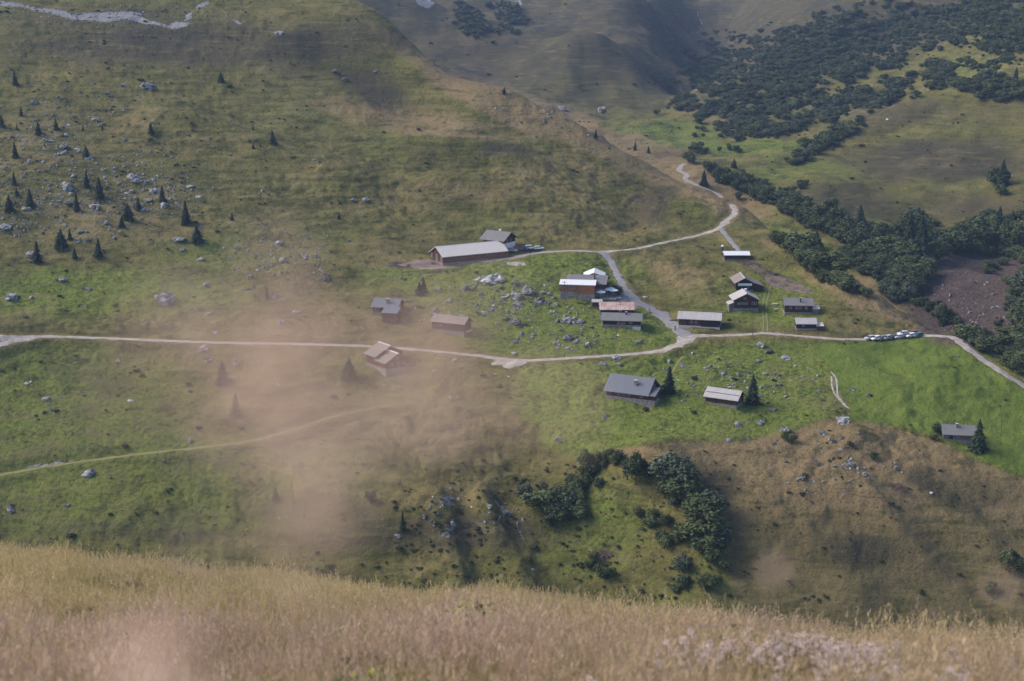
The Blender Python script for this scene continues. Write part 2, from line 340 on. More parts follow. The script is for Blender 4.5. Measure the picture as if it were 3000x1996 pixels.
M['wood_brown'] = wood('brown_timber', (0.115, 0.062, 0.043))
M['wood_red'] = wood('red_brown_timber', (0.120, 0.046, 0.037))
M['wood_orange'] = wood('new_larch_cladding', (0.38, 0.155, 0.070), 4.0)
M['wood_grey'] = wood('silvered_timber', (0.21, 0.185, 0.17))
M['wood_pale'] = plain('sawn_pale_wood', (0.50, 0.43, 0.35), 0.85, 0.2, 2.0)
M['roof_grey'] = roofing('grey_shingle_roof', (0.185, 0.178, 0.185), (0.25, 0.235, 0.23), 0.8, False, 0.5, 0.2)
M['roof_slate'] = roofing('blue_grey_sheet_roof', (0.135, 0.145, 0.175), (0.17, 0.18, 0.21), 0.6, True, 0.4, 0.3)
M['roof_pale'] = roofing('pale_weathered_roof', (0.42, 0.395, 0.39), (0.30, 0.27, 0.26), 0.7, True, 0.55, 0.3)
M['roof_white'] = roofing('bare_bright_metal_roof', (0.78, 0.78, 0.80), (0.62, 0.58, 0.55), 0.45, True, 0.35, 0.5)
M['roof_zinc'] = roofing('zinc_roof', (0.66, 0.595, 0.55), (0.52, 0.46, 0.42), 0.7, True, 0.4, 0.4)
M['roof_rust'] = roofing('rusty_sheet_roof', (0.42, 0.255, 0.21), (0.62, 0.55, 0.51), 0.8, True, 0.95, 0.2)
M['roof_brown'] = roofing('brown_shingle_roof', (0.235, 0.19, 0.175), (0.31, 0.27, 0.255), 0.85, False, 0.6, 0.2)
M['glass'] = plain('dark_window_glass', (0.035, 0.04, 0.05), 0.12, 0.1, 1.0, 0, 0.6)
M['frame_white'] = plain('window_frame', (0.36, 0.33, 0.30), 0.6, 0.1)
M['panel_blue'] = plain('pale_blue_cloth', (0.55, 0.62, 0.68), 0.8, 0.08)
M['metal_dark'] = plain('dark_flue_metal', (0.05, 0.05, 0.055), 0.5, 0.2, 2, 0, 0.4)
M['metal_light'] = plain('galvanised_metal', (0.55, 0.55, 0.57), 0.4, 0.12, 2, 0, 0.5)
M['white'] = plain('white_canvas', (0.80, 0.80, 0.80), 0.85, 0.04)
M['bark'] = plain('bark', (0.075, 0.058, 0.045), 0.95, 0.35, 4, 0.4)
M['spruce'] = leaf_mat('spruce_needles', (0.016, 0.030, 0.016), (0.038, 0.058, 0.028))
M['alder'] = leaf_mat('alder_leaves', (0.058, 0.078, 0.030), (0.120, 0.142, 0.056))
M['alder_pale'] = leaf_mat('willow_leaves', (0.075, 0.095, 0.060), (0.130, 0.150, 0.095))
M['heath'] = leaf_mat('dwarf_shrub_leaves', (0.045, 0.050, 0.022), (0.090, 0.088, 0.038))
M['rock'] = rock_mat('pale_limestone', (0.40, 0.395, 0.405), (0.165, 0.16, 0.165), 0.55)
M['rock_dark'] = rock_mat('lichened_limestone', (0.27, 0.26, 0.27), (0.105, 0.10, 0.10), 0.85)
M['rock_white'] = rock_mat('clean_white_limestone', (0.56, 0.55, 0.54), (0.36, 0.35, 0.35), 0.0)
M['tyre'] = plain('tyre_rubber', (0.02, 0.02, 0.02), 0.9, 0.1)
M['skin'] = plain('skin', (0.45, 0.28, 0.21), 0.6, 0.05)

# ------------------------------------------------------------------ object helpers
def tag(o, label=None, cat=None, group=None, kind=None):
    if label: o['label'] = label
    if cat: o['category'] = cat
    if group: o['group'] = group
    if kind: o['kind'] = kind
    return o
def link(name, me, mat=None, parent=None, loc=(0, 0, 0), rz=0.0, scale=None, smooth=False):
    o = bpy.data.objects.new(name, me); C.objects.link(o)
    if mat is not None and me is not None and not me.materials: me.materials.append(M[mat] if isinstance(mat, str) else mat)
    if parent: o.parent = parent
    o.location = loc; o.rotation_euler = (0, 0, rz)
    if scale is not None: o.scale = scale if hasattr(scale, '__len__') else (scale,) * 3
    if smooth:
        me.polygons.foreach_set('use_smooth', [True] * len(me.polygons))
    return o
def empty(name, loc=(0, 0, 0), rz=0.0):
    o = bpy.data.objects.new(name, None); C.objects.link(o); o.location = loc; o.rotation_euler = (0, 0, rz); o.empty_display_size = 0.5; return o
class MB:
    def __init__(s): s.v = []; s.f = []
    def add(s, v, f):
        b = len(s.v); s.v += [tuple(p) for p in v]; s.f += [tuple(i + b for i in q) for q in f]; return s
    def box(s, x0, x1, y0, y1, z0, z1):
        v = [(x, y, z) for z in (z0, z1) for y in (y0, y1) for x in (x0, x1)]
        return s.add(v, [(0, 2, 3, 1), (4, 5, 7, 6), (0, 1, 5, 4), (2, 6, 7, 3), (0, 4, 6, 2), (1, 3, 7, 5)])
    def prism(s, poly, axis, a, b):
        """extrude a polygon given in the two other axes along axis 'x' or 'y' or 'z'"""
        n = len(poly)
        def p3(q, t): return {'x': (t, q[0], q[1]), 'y': (q[0], t, q[1]), 'z': (q[0], q[1], t)}[axis]
        v = [p3(q, a) for q in poly] + [p3(q, b) for q in poly]
        return s.add(v, [tuple(range(n))[::-1], tuple(range(n, 2 * n))] + [(i, (i + 1) % n, n + (i + 1) % n, n + i) for i in range(n)])
    def tube(s, pts, rad, n=6, cap=True):
        pts = [Vector(p) for p in pts]; rings = []
        for i, p in enumerate(pts):
            d = (pts[min(i + 1, len(pts) - 1)] - pts[max(i - 1, 0)]).normalized(); q = Vector((0, 0, 1)).rotation_difference(d)
            r = rad[i] if hasattr(rad, '__len__') else rad
            rings.append([p + q @ Vector((r * math.cos(2 * math.pi * k / n), r * math.sin(2 * math.pi * k / n), 0)) for k in range(n)])
        v = [p for r in rings for p in r]; f = [(i * n + k, i * n + (k + 1) % n, (i + 1) * n + (k + 1) % n, (i + 1) * n + k) for i in range(len(rings) - 1) for k in range(n)]
        if cap: f += [tuple(range(n))[::-1], tuple(range((len(rings) - 1) * n, len(rings) * n))]
        return s.add(v, f)
    def mesh(s, name):
        me = bpy.data.meshes.new(name); me.from_pydata(s.v, [], s.f); me.update()
        bm = bmesh.new(); bm.from_mesh(me); bmesh.ops.recalc_face_normals(bm, faces=bm.faces); bm.to_mesh(me); bm.free(); return me
    def build(s, name, mat, parent=None, **k): return link(name, s.mesh(name), mat, parent, **k)
ORD = ['zeroth', 'first', 'second', 'third', 'fourth', 'fifth', 'sixth', 'seventh', 'eighth', 'ninth', 'tenth', 'eleventh', 'twelfth', 'thirteenth', 'fourteenth', 'fifteenth', 'sixteenth', 'seventeenth', 'eighteenth', 'nineteenth']
TENS = {2: 'twent', 3: 'thirt', 4: 'fort', 5: 'fift', 6: 'sixt', 7: 'sevent', 8: 'eight', 9: 'ninet'}
def ordinal(n):
    if n < 20: return ORD[n]
    if n < 100: return TENS[n // 10] + ('ieth' if n % 10 == 0 else 'y-' + ORD[n % 10])
    return ('hundredth' if n == 100 else 'hundred-and-' + ordinal(n - 100)) if n < 200 else 'two-hundred-and-' + ordinal(n - 200) if n > 200 else 'two-hundredth'
def ord_label(items, fmt):
    """items: list of (u, obj, zone); writes a label with the place in its row, counted from the left"""
    zones = {}
    for u, o, z, what in items: zones.setdefault((z, what), []).append((u, o))
    for (z, what), l in zones.items():
        l.sort(key=lambda q: q[0])
        for k, (u, o) in enumerate(l):
            o['label'] = (f'{what} {z}, {ordinal(k + 1)} from the left' if len(l) > 1 else f'{what} {z}')

# ------------------------------------------------------------------ roads (surveyed on the uncarved ground, then bedded into it)
def spline(pts, step):
    p = np.array(pts, float); q = np.vstack([2 * p[0] - p[1], p, 2 * p[-1] - p[-2]]); out = []
    for i in range(1, len(q) - 2):
        n = max(2, int(np.linalg.norm(q[i + 1] - q[i]) / step)); t = np.linspace(0, 1, n, endpoint=False)[:, None]
        out.append(0.5 * ((2 * q[i]) + (-q[i - 1] + q[i + 1]) * t + (2 * q[i - 1] - 5 * q[i] + 4 * q[i + 1] - q[i + 2]) * t ** 2 + (-q[i - 1] + 3 * q[i] - 3 * q[i + 1] + q[i + 2]) * t ** 3))
    out.append(p[-1:]); return np.vstack(out)
ROADS = [  # name, material, label, pixel polyline with width in metres
 ('gravel_road', 'gravel', 'pale gravel road running across the slope below the village', [(-260,972,3.4),(-100,980,3.4),(0,985,3.4),(130,986,3.6),(300,991,3.4),(600,1003,3.2),(1000,1012,3.2),(1200,1023,3.2),(1400,1043,3.4),(1480,1054,4.6),(1560,1056,3.6),(1700,1048,3.4),(1850,1038,3.6),(1950,1026,4.4),(1995,1006,5.6),(2022,986,6.5)]),
 ('gravel_road', 'gravel', 'short gravel fork at the left edge below the road', [(-200,1042,3.2),(-60,1026,3.2),(0,1013,3.2),(60,1000,3.2),(125,988,3.0)]),
 ('gravel_road', 'gravel', 'gravel road past the parked cars and down to the right', [(2015,984,6.5),(2070,984,4.0),(2150,983,3.2),(2240,977,3.4),(2330,984,3.2),(2450,993,3.2),(2550,995,3.4),(2640,989,4.2),(2700,985,4.4),(2760,984,3.8),(2795,990,3.6),(2830,1016,3.4),(2880,1056,3.4),(2940,1093,3.4),(3010,1137,3.4),(3100,1195,3.4)]),
 ('village_road', 'asphalt', 'grey asphalt road through the village', [(2018,984,6.5),(1985,966,5.5),(1945,930,6.0),(1905,905,6.4),(1868,885,5.6),(1843,862,4.6),(1822,830,3.4),(1803,795,3.2),(1788,765,3.2),(1768,744,3.2),(1735,737,3.2)]),
 ('gravel_road', 'gravel', 'gravel lane curving to the long barn', [(1740,737,3.2),(1680,735,3.2),(1600,739,3.6),(1540,747,4.2),(1500,756,4.2),(1420,766,3.6),(1340,776,3.6),(1290,784,3.4),(1230,786,3.2)]),
 ('upper_road', 'gravel', 'narrow road climbing from the village round the grassy spur', [(1752,737,2.8),(1850,731,2.8),(1950,710,2.8),(2060,687,3.0),(2108,668,3.6),(2130,645,3.4),(2151,630,3.2),(2152,612,3.0),(2143,600,3.0)]),
 ('far_track', 'gravel', 'white track winding up the far valley floor', [(2118,581,3.0),(2106,572,3.4),(2086,560,3.6),(2062,550,3.8),(2040,541,4.0),(2008,526,4.0),(2012,512,4.0),(1990,500,4.0),(1996,488,4.0),(2010,478,4.0)]),
 ('hut_lane', 'asphalt', 'grey lane from the upper bend to the white-roofed hut', [(2108,668,3.0),(2122,684,2.6),(2145,712,2.6),(2166,736,2.6)]),
 ('meadow_track', 'track', 'grassy farm track on the dark meadow at lower left', [(-120,1414,2.2),(0,1392,2.2),(150,1366,2.2),(400,1332,2.1),(700,1298,2.0),(850,1263,1.8),(980,1220,1.4),(1100,1195,1.0),(1200,1180,.5)]),
 ('wheel_rut', 'rut', 'left rut of the grassy track between the chalets', [(2236,973,0.8),(2238,940,0.8),(2234,905,0.8),(2240,870,0.8),(2246,840,0.8)]),
 ('wheel_rut', 'rut', 'right rut of the grassy track between the chalets', [(2249,973,0.8),(2249,940,0.8),(2244,905,0.8),(2251,870,0.8),(2256,840,0.8)]),
 ('footpath', 'gravel', 'left line of the pale path at the green meadow edge', [(2436,1104,0.9),(2438,1130,0.9),(2446,1155,0.9),(2466,1180,0.9),(2490,1198,0.9)]),
 ('footpath', 'gravel', 'right line of the pale path at the green meadow edge', [(2434,1088,0.9),(2449,1108,1.0),(2453,1135,1.0),(2456,1160,0.9),(2478,1188,0.9)]),
 ('footpath', 'track', 'short grassy path from the junction to the big chalet', [(2000,1045,1.6),(1985,1065,1.4),(1970,1090,1.2),(1955,1115,1.0)])]
road_geo = []
for name, mat, label, pts in ROADS:
    w = np.array([p[2] * (.62 if name in ('footpath', 'wheel_rut') else .8) for p in pts]); h3 = hits([p[:2] for p in pts])
    q = spline(np.c_[h3, w], 0.9)
    for _ in range(14): q[1:-1, 2] = 0.25 * q[:-2, 2] + 0.5 * q[1:-1, 2] + 0.25 * q[2:, 2]
    road_geo.append((name, mat, label, q))
acc = np.zeros((GNX, GNY)); accz = np.zeros((GNX, GNY))
gx = GX0 + GS * np.arange(GNX); gy = GY0 + GS * np.arange(GNY)
def bed(x, y, z, w, strength=1.0, fade=3.0):
    r = w / 2 + fade; i0, i1 = int((x - r - GX0) / GS), int((x + r - GX0) / GS) + 2; j0, j1 = int((y - r - GY0) / GS), int((y + r - GY0) / GS) + 2
    i0, j0 = max(i0, 0), max(j0, 0)
    if i1 <= i0 or j1 <= j0 or i0 >= GNX or j0 >= GNY: return
    d = np.hypot(gx[i0:i1, None] - x, gy[None, j0:j1] - y)
    k = 1 - sstep(w / 2 + 0.6, r, d); g = k ** 2 + 1e-6
    acc[i0:i1, j0:j1] += g; accz[i0:i1, j0:j1] += g * z
    road_m[i0:i1, j0:j1] = np.maximum(road_m[i0:i1, j0:j1], k * strength)
for name, mat, label, q in road_geo:
    st = 0.5 if mat in ('rut',) or name == 'footpath' else 1.0
    for x, y, z, w in q: bed(x, y, z, w, st)
# building plots, levelled a little: (u, v, radius)
for u, v, rad in [(1371,753,13),(1463,722,6),(1695,862,6),(1722,848,6),(1741,846,5),(1805,915,6),(1822,952,6),(2050,952,6),(2155,757,5),(2176,843,5),(2180,898,5),(2337,910,5),(2360,958,4),(1855,1163,7),(2122,1180,5),(1790,868,7)]:
    p = hit(u, v); bed(p[0], p[1], p[2], rad * 1.2, 0.7, 4.0)
ok = acc > 0; road_z[ok] = accz[ok] / acc[ok]
_m = rsample(road_m, TX, TY); TZ = TZ + _m * (rsample(road_z, TX, TY) - TZ)

# ------------------------------------------------------------------ vegetation cover of the ground
def blobs(u, v, lst):
    out = np.zeros(np.shape(u))
    for b in lst:
        cu, cv, ru, rv, s = b[:5]; a = R(b[5]) if len(b) > 5 else 0.0
        du, dv = u - cu, v - cv; x = (du * math.cos(a) + dv * math.sin(a)) / ru; y = (-du * math.sin(a) + dv * math.cos(a)) / rv
        out = np.maximum(out, s * np.exp(-(x * x + y * y) ** 1.3 * 0.9))
    return out
LUSH = [(2260,860,170,70,.8),(2330,690,150,26,.8,28),(2050,860,120,60,.5),(2250,925,200,40,.8),(1600,795,420,55,.8),(1250,798,190,24,1.1),(1750,990,330,80,.75),(1560,900,260,80,.55),(2050,1240,360,70,.85),(2030,1110,280,60,.6),(2720,1110,330,110,1.15),(2960,1290,170,90,1.2,20),(2640,1225,260,28,1.1),(300,860,400,80,1.0),
        (250,1110,380,110,.5),(600,1380,600,110,.55),(1930,405,260,55,.9),(2220,435,230,28,1.1),(2860,195,150,34,.5),(2240,610,150,40,.7,25),(2350,500,260,50,.5),(1740,1520,170,170,.6,60),(800,700,250,50,.5),(2120,1665,120,40,.6),
        (700,740,260,60,.8),(2330,860,200,40,.45),(1530,660,300,40,.3)]
DRY = [(1950,500,330,60,1.35,22),(1650,370,330,60,1.15,22),(1300,210,300,36,.9,30),(1560,300,330,22,1.1,24),(1250,385,260,14,.9,6),(1000,950,420,70,.45),(760,1090,380,60,.25),(950,1200,420,70,.35),(1980,800,150,60,.55,35),(2400,1420,430,60,1.05),(2130,1345,300,40,1.0),(2720,1370,260,60,.9,18),
       (1300,1260,420,80,.5),(2560,880,260,40,.75,28),(2330,740,170,20,.6,30),(1200,720,250,60,.35),(350,640,330,100,.4),(1900,180,250,120,.45),(600,420,400,60,.3),(1100,600,300,60,.35),(1400,560,320,40,.45),(1180,340,330,35,.75,8),(2800,1560,300,30,.5,40),(2600,1500,300,26,.5,40),(1080,990,300,50,.4),(2560,330,280,60,.35),(2100,330,160,50,.45)]
HEATH = [(600,130,600,70,.9),(1090,255,140,55,.75,20),(300,60,400,60,.5),(2750,470,330,70,.95),(2450,590,260,60,.8),(2850,610,220,60,.8),(2650,330,300,40,.6,-10),(1250,1560,460,60,.85),(950,1500,250,50,.6),(2105,1430,75,60,1.0),(2520,1610,170,70,.8),(2760,1450,140,45,.85,35),(2900,1440,120,60,.6),(1450,440,90,28,.8),(1900,600,80,60,.8),(1600,120,400,140,.6),(2300,60,330,80,.75),(2850,330,220,70,.5),(400,1560,400,40,.5),(2350,1560,200,90,.4)]  # brown heath cover; the patch in the left slope's hollow also paints its shade
SCREE = [(30,10,60,6,1.0,5),(180,34,120,9,1.1,8),(320,40,110,15,1.15,3),(430,62,80,7,1.1,14),(535,76,36,7,1.0,-12),(570,52,24,6,.85,-35),(610,28,28,7,1.0,-15),(690,62,30,4,.75,15),(1245,3,20,12,1.0,20),(1520,5,40,5,.8,30),(1290,1470,36,24,.62),(1300,1560,34,40,.55,60),(1460,1490,70,13,.62,50),(1520,1560,60,10,.55,55),(120,1350,120,7,.65,-8),(2020,260,20,30,.5),(2045,70,6,40,.7,12),(2010,310,20,8,.7)]
EARTH = [(2850,860,200,130,1.1),(2790,960,120,60,.7),(2940,1000,80,60,.6),(2300,825,95,16,.95,18),(2180,775,60,10,.8,10),(1280,792,90,5,.7,-4),(2900,800,160,60,.8),(1770,1620,40,20,.9),(2640,1440,60,20,.6,30),(1170,775,60,14,.7)]
def polymask(u, v, poly, soft):
    p = np.array(poly, float); ins = np.zeros(u.shape, bool); d = np.full(u.shape, 1e9)
    for a, b in zip(p, np.roll(p, -1, 0)):
        dx, dy = b - a; t = np.clip(((u - a[0]) * dx + (v - a[1]) * dy) / (dx * dx + dy * dy), 0, 1); d = np.minimum(d, np.hypot(u - a[0] - t * dx, v - a[1] - t * dy))
        if dy != 0:
            c = ((a[1] > v) != (b[1] > v)) & (u < dx * (v - a[1]) / dy + a[0]); ins ^= c
    return sstep(-soft, soft, np.where(ins, d, -d))
KNOLL = [(1740,1350),(1800,1312),(1900,1302),(2080,1292),(2200,1288),(2330,1264),(2420,1222),(2500,1232),(2600,1246),(2740,1290),(2850,1350),(3010,1405),(3200,1500),(3200,1850),(2200,1850),(2140,1700),(2110,1550),(2020,1420),(1900,1372)]
FIELD = [(2390,1008),(2700,992),(2790,998),(2830,1030),(3010,1145),(3200,1240),(3200,1480),(3000,1392),(2850,1338),(2750,1280),(2600,1238),(2500,1220),(2470,1150),(2430,1080)]
SCAR = [(2655,890),(2710,810),(2790,762),(2900,748),(3010,762),(3200,800),(3200,1030),(2930,1015),(2790,985),(2690,945)]
GREEN1 = [(1190,788),(1330,782),(1500,760),(1620,745),(1760,745),(1800,800),(1830,860),(1980,970),(1990,1000),(1900,1030),(1560,1050),(1430,1040),(1330,1000),(1260,920),(1160,840)]
GREEN2 = [(1520,1070),(1900,1045),(2000,1030),(2200,995),(2420,1005),(2450,1200),(2330,1258),(2200,1282),(1900,1297),(1700,1340),(1600,1310),(1500,1190)]
GREEN3 = [(-300,1000),(300,1000),(420,1120),(560,1280),(820,1380),(960,1560),(-300,1600)]
TU, TV = project(np.stack([TX, TY, TZ], -1))
wob = 38 * fbm(TX / 45, TY / 45, 3, 51); wob2 = 26 * fbm(TX / 45, TY / 45, 3, 57)
fu, fv = TU + wob, TV + wob2 * 0.6
isv = (ZV(TX, TY) > ZM(TX, TY)).astype(float)
dry, lush, heath, scree, earth = (blobs(fu, fv, b) for b in (DRY, LUSH, HEATH, SCREE, EARTH))
heath = np.maximum(heath, 0.85 * isv * sstep(950, 1250, RR))
rm = rsample(road_m, TX, TY)
dry = np.maximum(dry, .10 * (1 - isv) + .06 + .30 * fbm(TX / 55, TY / 38, 3, 87)); lush = np.maximum(lush, .16 + .2 * fbm(TX / 70, TY / 50, 2, 89))
dry = np.maximum(dry, 0.45 * sstep(0.25, 0.9, rm) * (RR < 700))
small = [8 * fbm(TX / 14, TY / 14, 3, 95), 6 * fbm(TX / 14, TY / 14, 3, 97)]; pu, pv = TU + small[0], TV + small[1]
near = RR < 470
knoll = polymask(pu, pv, KNOLL, 7) * near; field = polymask(pu, pv, FIELD, 8) * near; g1 = polymask(pu, pv, GREEN1, 22) * (RR < 560); g2 = polymask(pu, pv, GREEN2, 22) * near; g3 = polymask(pu, pv, GREEN3, 40) * near
dry = dry * (1 - .95 * field) * (1 - .55 * g1) * (1 - .35 * g2) * (1 - .7 * g3); dry = np.maximum(dry, knoll * (.80 - .38 * sstep(1400, 1650, TV)))
heath = heath * (1 - field) * (1 - .7 * g1); heath = np.maximum(heath, knoll * (.18 + .2 * sstep(1400, 1600, TV)))
lush = lush * (1 - knoll); lush = np.maximum.reduce([lush, 1.1 * field, .95 * g1, .85 * g2, .55 * g3]); heath = np.maximum(heath, g3 * (.22 + .25 * fbm(TX / 22, TY / 16, 2, 101)))
smooth_turf = field; heath = heath * (1 - .85 * isv * np.clip(lush, 0, 1))
scar = polymask(pu, pv, SCAR, 14) * isv * (RR > 480); earth = np.maximum(earth, scar * (.85 + .3 * fbm(TX / 12, TY / 12, 2, 99))); lush = lush * (1 - .6 * scar)
# the far valley side is covered as mapped; the hidden lee of the spur keeps plain turf
def strip(grid_z, name, mat, attrs):
    na, nr = grid_z.shape
    me = bpy.data.meshes.new(name)
    co = np.stack([TX, TY, grid_z], -1).reshape(-1, 3)
    i = np.arange(na - 1)[:, None] * nr + np.arange(nr - 1)[None]
    q = np.stack([i, i + nr, i + nr + 1, i + 1], -1)
    q = np.flip(q, -1).reshape(-1, 4)
    me.vertices.add(len(co)); me.vertices.foreach_set('co', co.ravel().astype(np.float32))
    me.loops.add(q.size); me.loops.foreach_set('vertex_index', q.ravel().astype(np.int32))
    me.polygons.add(len(q)); me.polygons.foreach_set('loop_start', np.arange(0, q.size, 4, dtype=np.int32)); me.polygons.foreach_set('loop_total', np.full(len(q), 4, dtype=np.int32))
    me.polygons.foreach_set('use_smooth', np.ones(len(q), bool))
    me.update(calc_edges=True); me.validate()
    for an, arr in attrs.items():
        a = me.color_attributes.new(an, 'FLOAT_COLOR', 'POINT'); a.data.foreach_set('color', arr.reshape(-1, 4).astype(np.float32).ravel())
    return link(name, me, mat)
one = np.ones_like(TZ)
terrain = strip(TZ, 'hillside_terrain', 'ground', {'veg': np.stack([dry, lush, heath, one], -1), 'soil': np.stack([scree, earth, smooth_turf, one], -1)})
tag(terrain, 'grassy alpine hillside, ravine and mountain slopes', kind='structure')

# road ribbons
for name, mat, label, q in road_geo:
    d = np.gradient(q[:, :2], axis=0); d /= np.linalg.norm(d, axis=1)[:, None] + 1e-9; nrm = np.stack([-d[:, 1], d[:, 0]], 1)
    mb = MB(); cols = 7 if q[:, 3].max() > 1.5 else 4; n = len(q); edge = 0.30 * q[:, 3]
    vs = []
    for k in range(cols):
        t = k / (cols - 1) * 2 - 1
        off = t * q[:, 3] / 2
        if abs(t) == 1: off = off + t * edge * fbm(np.arange(n) / 4.0, np.full(n, 3.0 + t * 9), 3, 71)
        x = q[:, 0] + nrm[:, 0] * off; y = q[:, 1] + nrm[:, 1] * off
        z = H(x, y) + (0.10 if abs(t) < 1 else 0.02) + (0.03 if mat == 'asphalt' else 0.0)
        vs.append(np.stack([x, y, z], 1))
    vs = np.stack(vs, 1).reshape(-1, 3)
    fs = [(i * cols + k, i * cols + k + 1, (i + 1) * cols + k + 1, (i + 1) * cols + k) for i in range(n - 1) for k in range(cols - 1)]
    mb.add(vs, fs); tag(mb.build(name, mat, smooth=True), label, kind='structure')
def draped(name, mat, label, outline, lift, step=1.2):
    """a flat-laid patch (yard, plaza, pad) following the ground inside an outline given in pixels"""
    h3 = hits(outline); ring = spline(np.vstack([h3, h3[:1]]), step)[:-1]; c = ring.mean(0); mb = MB(); K = 5; vs = []; n = len(ring)
    for k in range(1, K + 1):
        p = c + (ring - c) * (k / K); z = H(p[:, 0], p[:, 1]) + lift * (1 if k < K else 0.2); vs.append(np.c_[p[:, :2], z])
    vs = np.vstack(vs + [np.array([[c[0], c[1], float(H(c[0], c[1])) + lift]])]); m = n * K
    fs = [(m, i, (i + 1) % n) for i in range(n)] + [((k - 1) * n + i, (k - 1) * n + (i + 1) % n, k * n + (i + 1) % n, k * n + i)[::-1] for k in range(1, K) for i in range(n)]
    mb.add(vs, fs); return tag(mb.build(name, mat, smooth=True), label, kind='structure')
draped('barn_yard', 'yard', 'reddish earth yard in front of the long barn', [(1165,776),(1240,762),(1300,768),(1345,772),(1355,777),(1310,785),(1250,788),(1190,782)], 0.12)
draped('inn_plaza', 'asphalt', 'grey paved plaza beside the inn', [(1765,872),(1800,855),(1835,858),(1852,880),(1870,900),(1840,905),(1775,892)], 0.10)
draped('round_pad', 'gravel', 'pale oval pad on the green meadow below the barn', [(1482,774),(1495,769),(1515,768),(1535,770),(1545,775),(1530,779),(1510,780),(1490,778)], 0.10)
draped('lay_by', 'gravel', 'gravel lay-by under the road near the hazy chalet', [(1445,1056),(1480,1058),(1530,1058),(1545,1064),(1515,1075),(1480,1079),(1470,1070),(1440,1070)], 0.12)
draped('earth_patch', 'soil', 'bare brown earth beside the white-roofed hut', [(2185,768),(2225,782),(2260,805),(2300,812),(2350,836),(2385,862),(2340,858),(2290,846),(2250,834),(2235,805),(2195,780)], 0.10)
# ------------------------------------------------------------------ buildings
def scale_at(p): return p[1] / FPX
def house(name, label, uv, rz, L, W, he, hr, wall, roof, base='stone', hb=0.6, oe=0.6, og=0.5, wins=(), doors=(), chim=(), gable=None, lift=0.0, ridge_mat=None, group=None, deep=2.5, roofkeys=(), cat='chalet'):
    p = hit(*uv); root = empty(name, (p[0], p[1], p[2] + lift), R(rz)); tag(root, label, cat, group)
    k = (hr - he) / (W / 2)
    MB().box(-L / 2 - .06, L / 2 + .06, -W / 2 - .06, W / 2 + .06, -deep, hb).build('foundation', base, root)
    if gable:
        MB().box(-L / 2, L / 2, -W / 2, W / 2, hb - .02, he).build('wall', wall, root)
        MB().prism([(-W / 2 - .02, he + .003), (W / 2 + .02, he + .003), (0, hr + k * .02)], 'x', -L / 2 - .02, L / 2 + .02).build('gable_wall', gable, root)
    else:
        MB().prism([(-W / 2, hb - .02), (W / 2, hb - .02), (W / 2, he), (0, hr), (-W / 2, he)], 'x', -L / 2, L / 2).build('wall', wall, root)
    t = 0.16
    for s in (-1, 1):
        ye, ze = s * (W / 2 + oe), he - k * oe
        MB().prism([(s * .003, hr + .03), (ye, ze + .03), (ye, ze + .03 + t), (s * .003, hr + .03 + t)], 'x', -L / 2 - og, L / 2 + og).build('roof_slope', roof, root)
    MB().prism([(-.22, hr + t - k * .22 + .04), (.22, hr + t - k * .22 + .04), (.0, hr + t + .10)], 'x', -L / 2 - og - .02, L / 2 + og + .02).build('ridge_cap', ridge_mat or roof, root)
    for e in (-1, 1):      # purlin ends and barge boards under the verge
        for s in (-1, 1):
            x = e * (L / 2 + og); ye, ze = s * (W / 2 + oe), he - k * oe
            MB().prism([(s * .004, hr - .16), (ye, ze - .16), (ye, ze + .026), (s * .004, hr + .026)], 'x', min(x, x - e * .06), max(x, x - e * .06)).build('barge_board', 'wood_dark', root)
    for side, a, z, w, h in wins: window(root, side, a, z, w, h, L, W)
    for side, a, w, h in doors: window(root, side, a, hb + h / 2, w, h, L, W, door=True)
    for x, y, h, w, mat in chim:
        z0 = hr - k * abs(y) - .3
        if w < .35:
            c = MB().tube([(x, y, z0), (x, y, z0 + h + .3)], w / 2, 8).build('chimney', mat, root); MB().tube([(x, y, z0 + h + .3), (x, y, z0 + h + .42)], [w * .9, w * .3], 8).build('cap', mat, c)
        else:
            c = MB().box(x - w / 2, x + w / 2, y - w / 2, y + w / 2, z0, z0 + h + .3).build('chimney', mat, root)
            MB().box(x - w / 2 - .1, x + w / 2 + .1, y - w / 2 - .1, y + w / 2 + .1, z0 + h + .3, z0 + h + .42).build('cap', 'concrete' if mat != 'plaster' else 'plaster', c)
    return root
def window(root, side, a, z, w, h, L, W, door=False):
    """frame stands proud of the wall, the pane sits inside it"""
    def place(mb, u0, u1, z0, z1, d0, d1):
        if side == 'S': mb.box(u0, u1, -W / 2 - d1, -W / 2 - d0, z0, z1)
        elif side == 'N': mb.box(u0, u1, W / 2 + d0, W / 2 + d1, z0, z1)
        elif side == 'E': mb.box(L / 2 + d0, L / 2 + d1, u0, u1, z0, z1)
        else: mb.box(-L / 2 - d1, -L / 2 - d0, u0, u1, z0, z1)
        return mb
    mb = MB(); b = .09; z0, z1, u0, u1 = z - h / 2, z + h / 2, a - w / 2, a + w / 2
    place(mb, u0, u1, z1 - b, z1, -.05, .07); place(mb, u0, u1, z0, z0 + b, -.05, .09); place(mb, u0, u0 + b, z0 + b, z1 - b, -.05, .065); place(mb, u1 - b, u1, z0 + b, z1 - b, -.05, .065)
    f = mb.build('door' if door else 'window', 'wood_brown' if door else 'frame_white', root)
    if door:
        place(MB(), u0 + b, u1 - b, z0 + b, z1 - b, -.05, .03).build('door_leaf', 'wood_black', f)
    else:
        place(MB(), u0 + b, u1 - b, z0 + b, z1 - b, -.05, .025).build('pane', 'glass', f)
        if w > .7: place(MB(), a - .025, a + .025, z0 + b, z1 - b, .026, .05).build('mullion', 'frame_white', f)
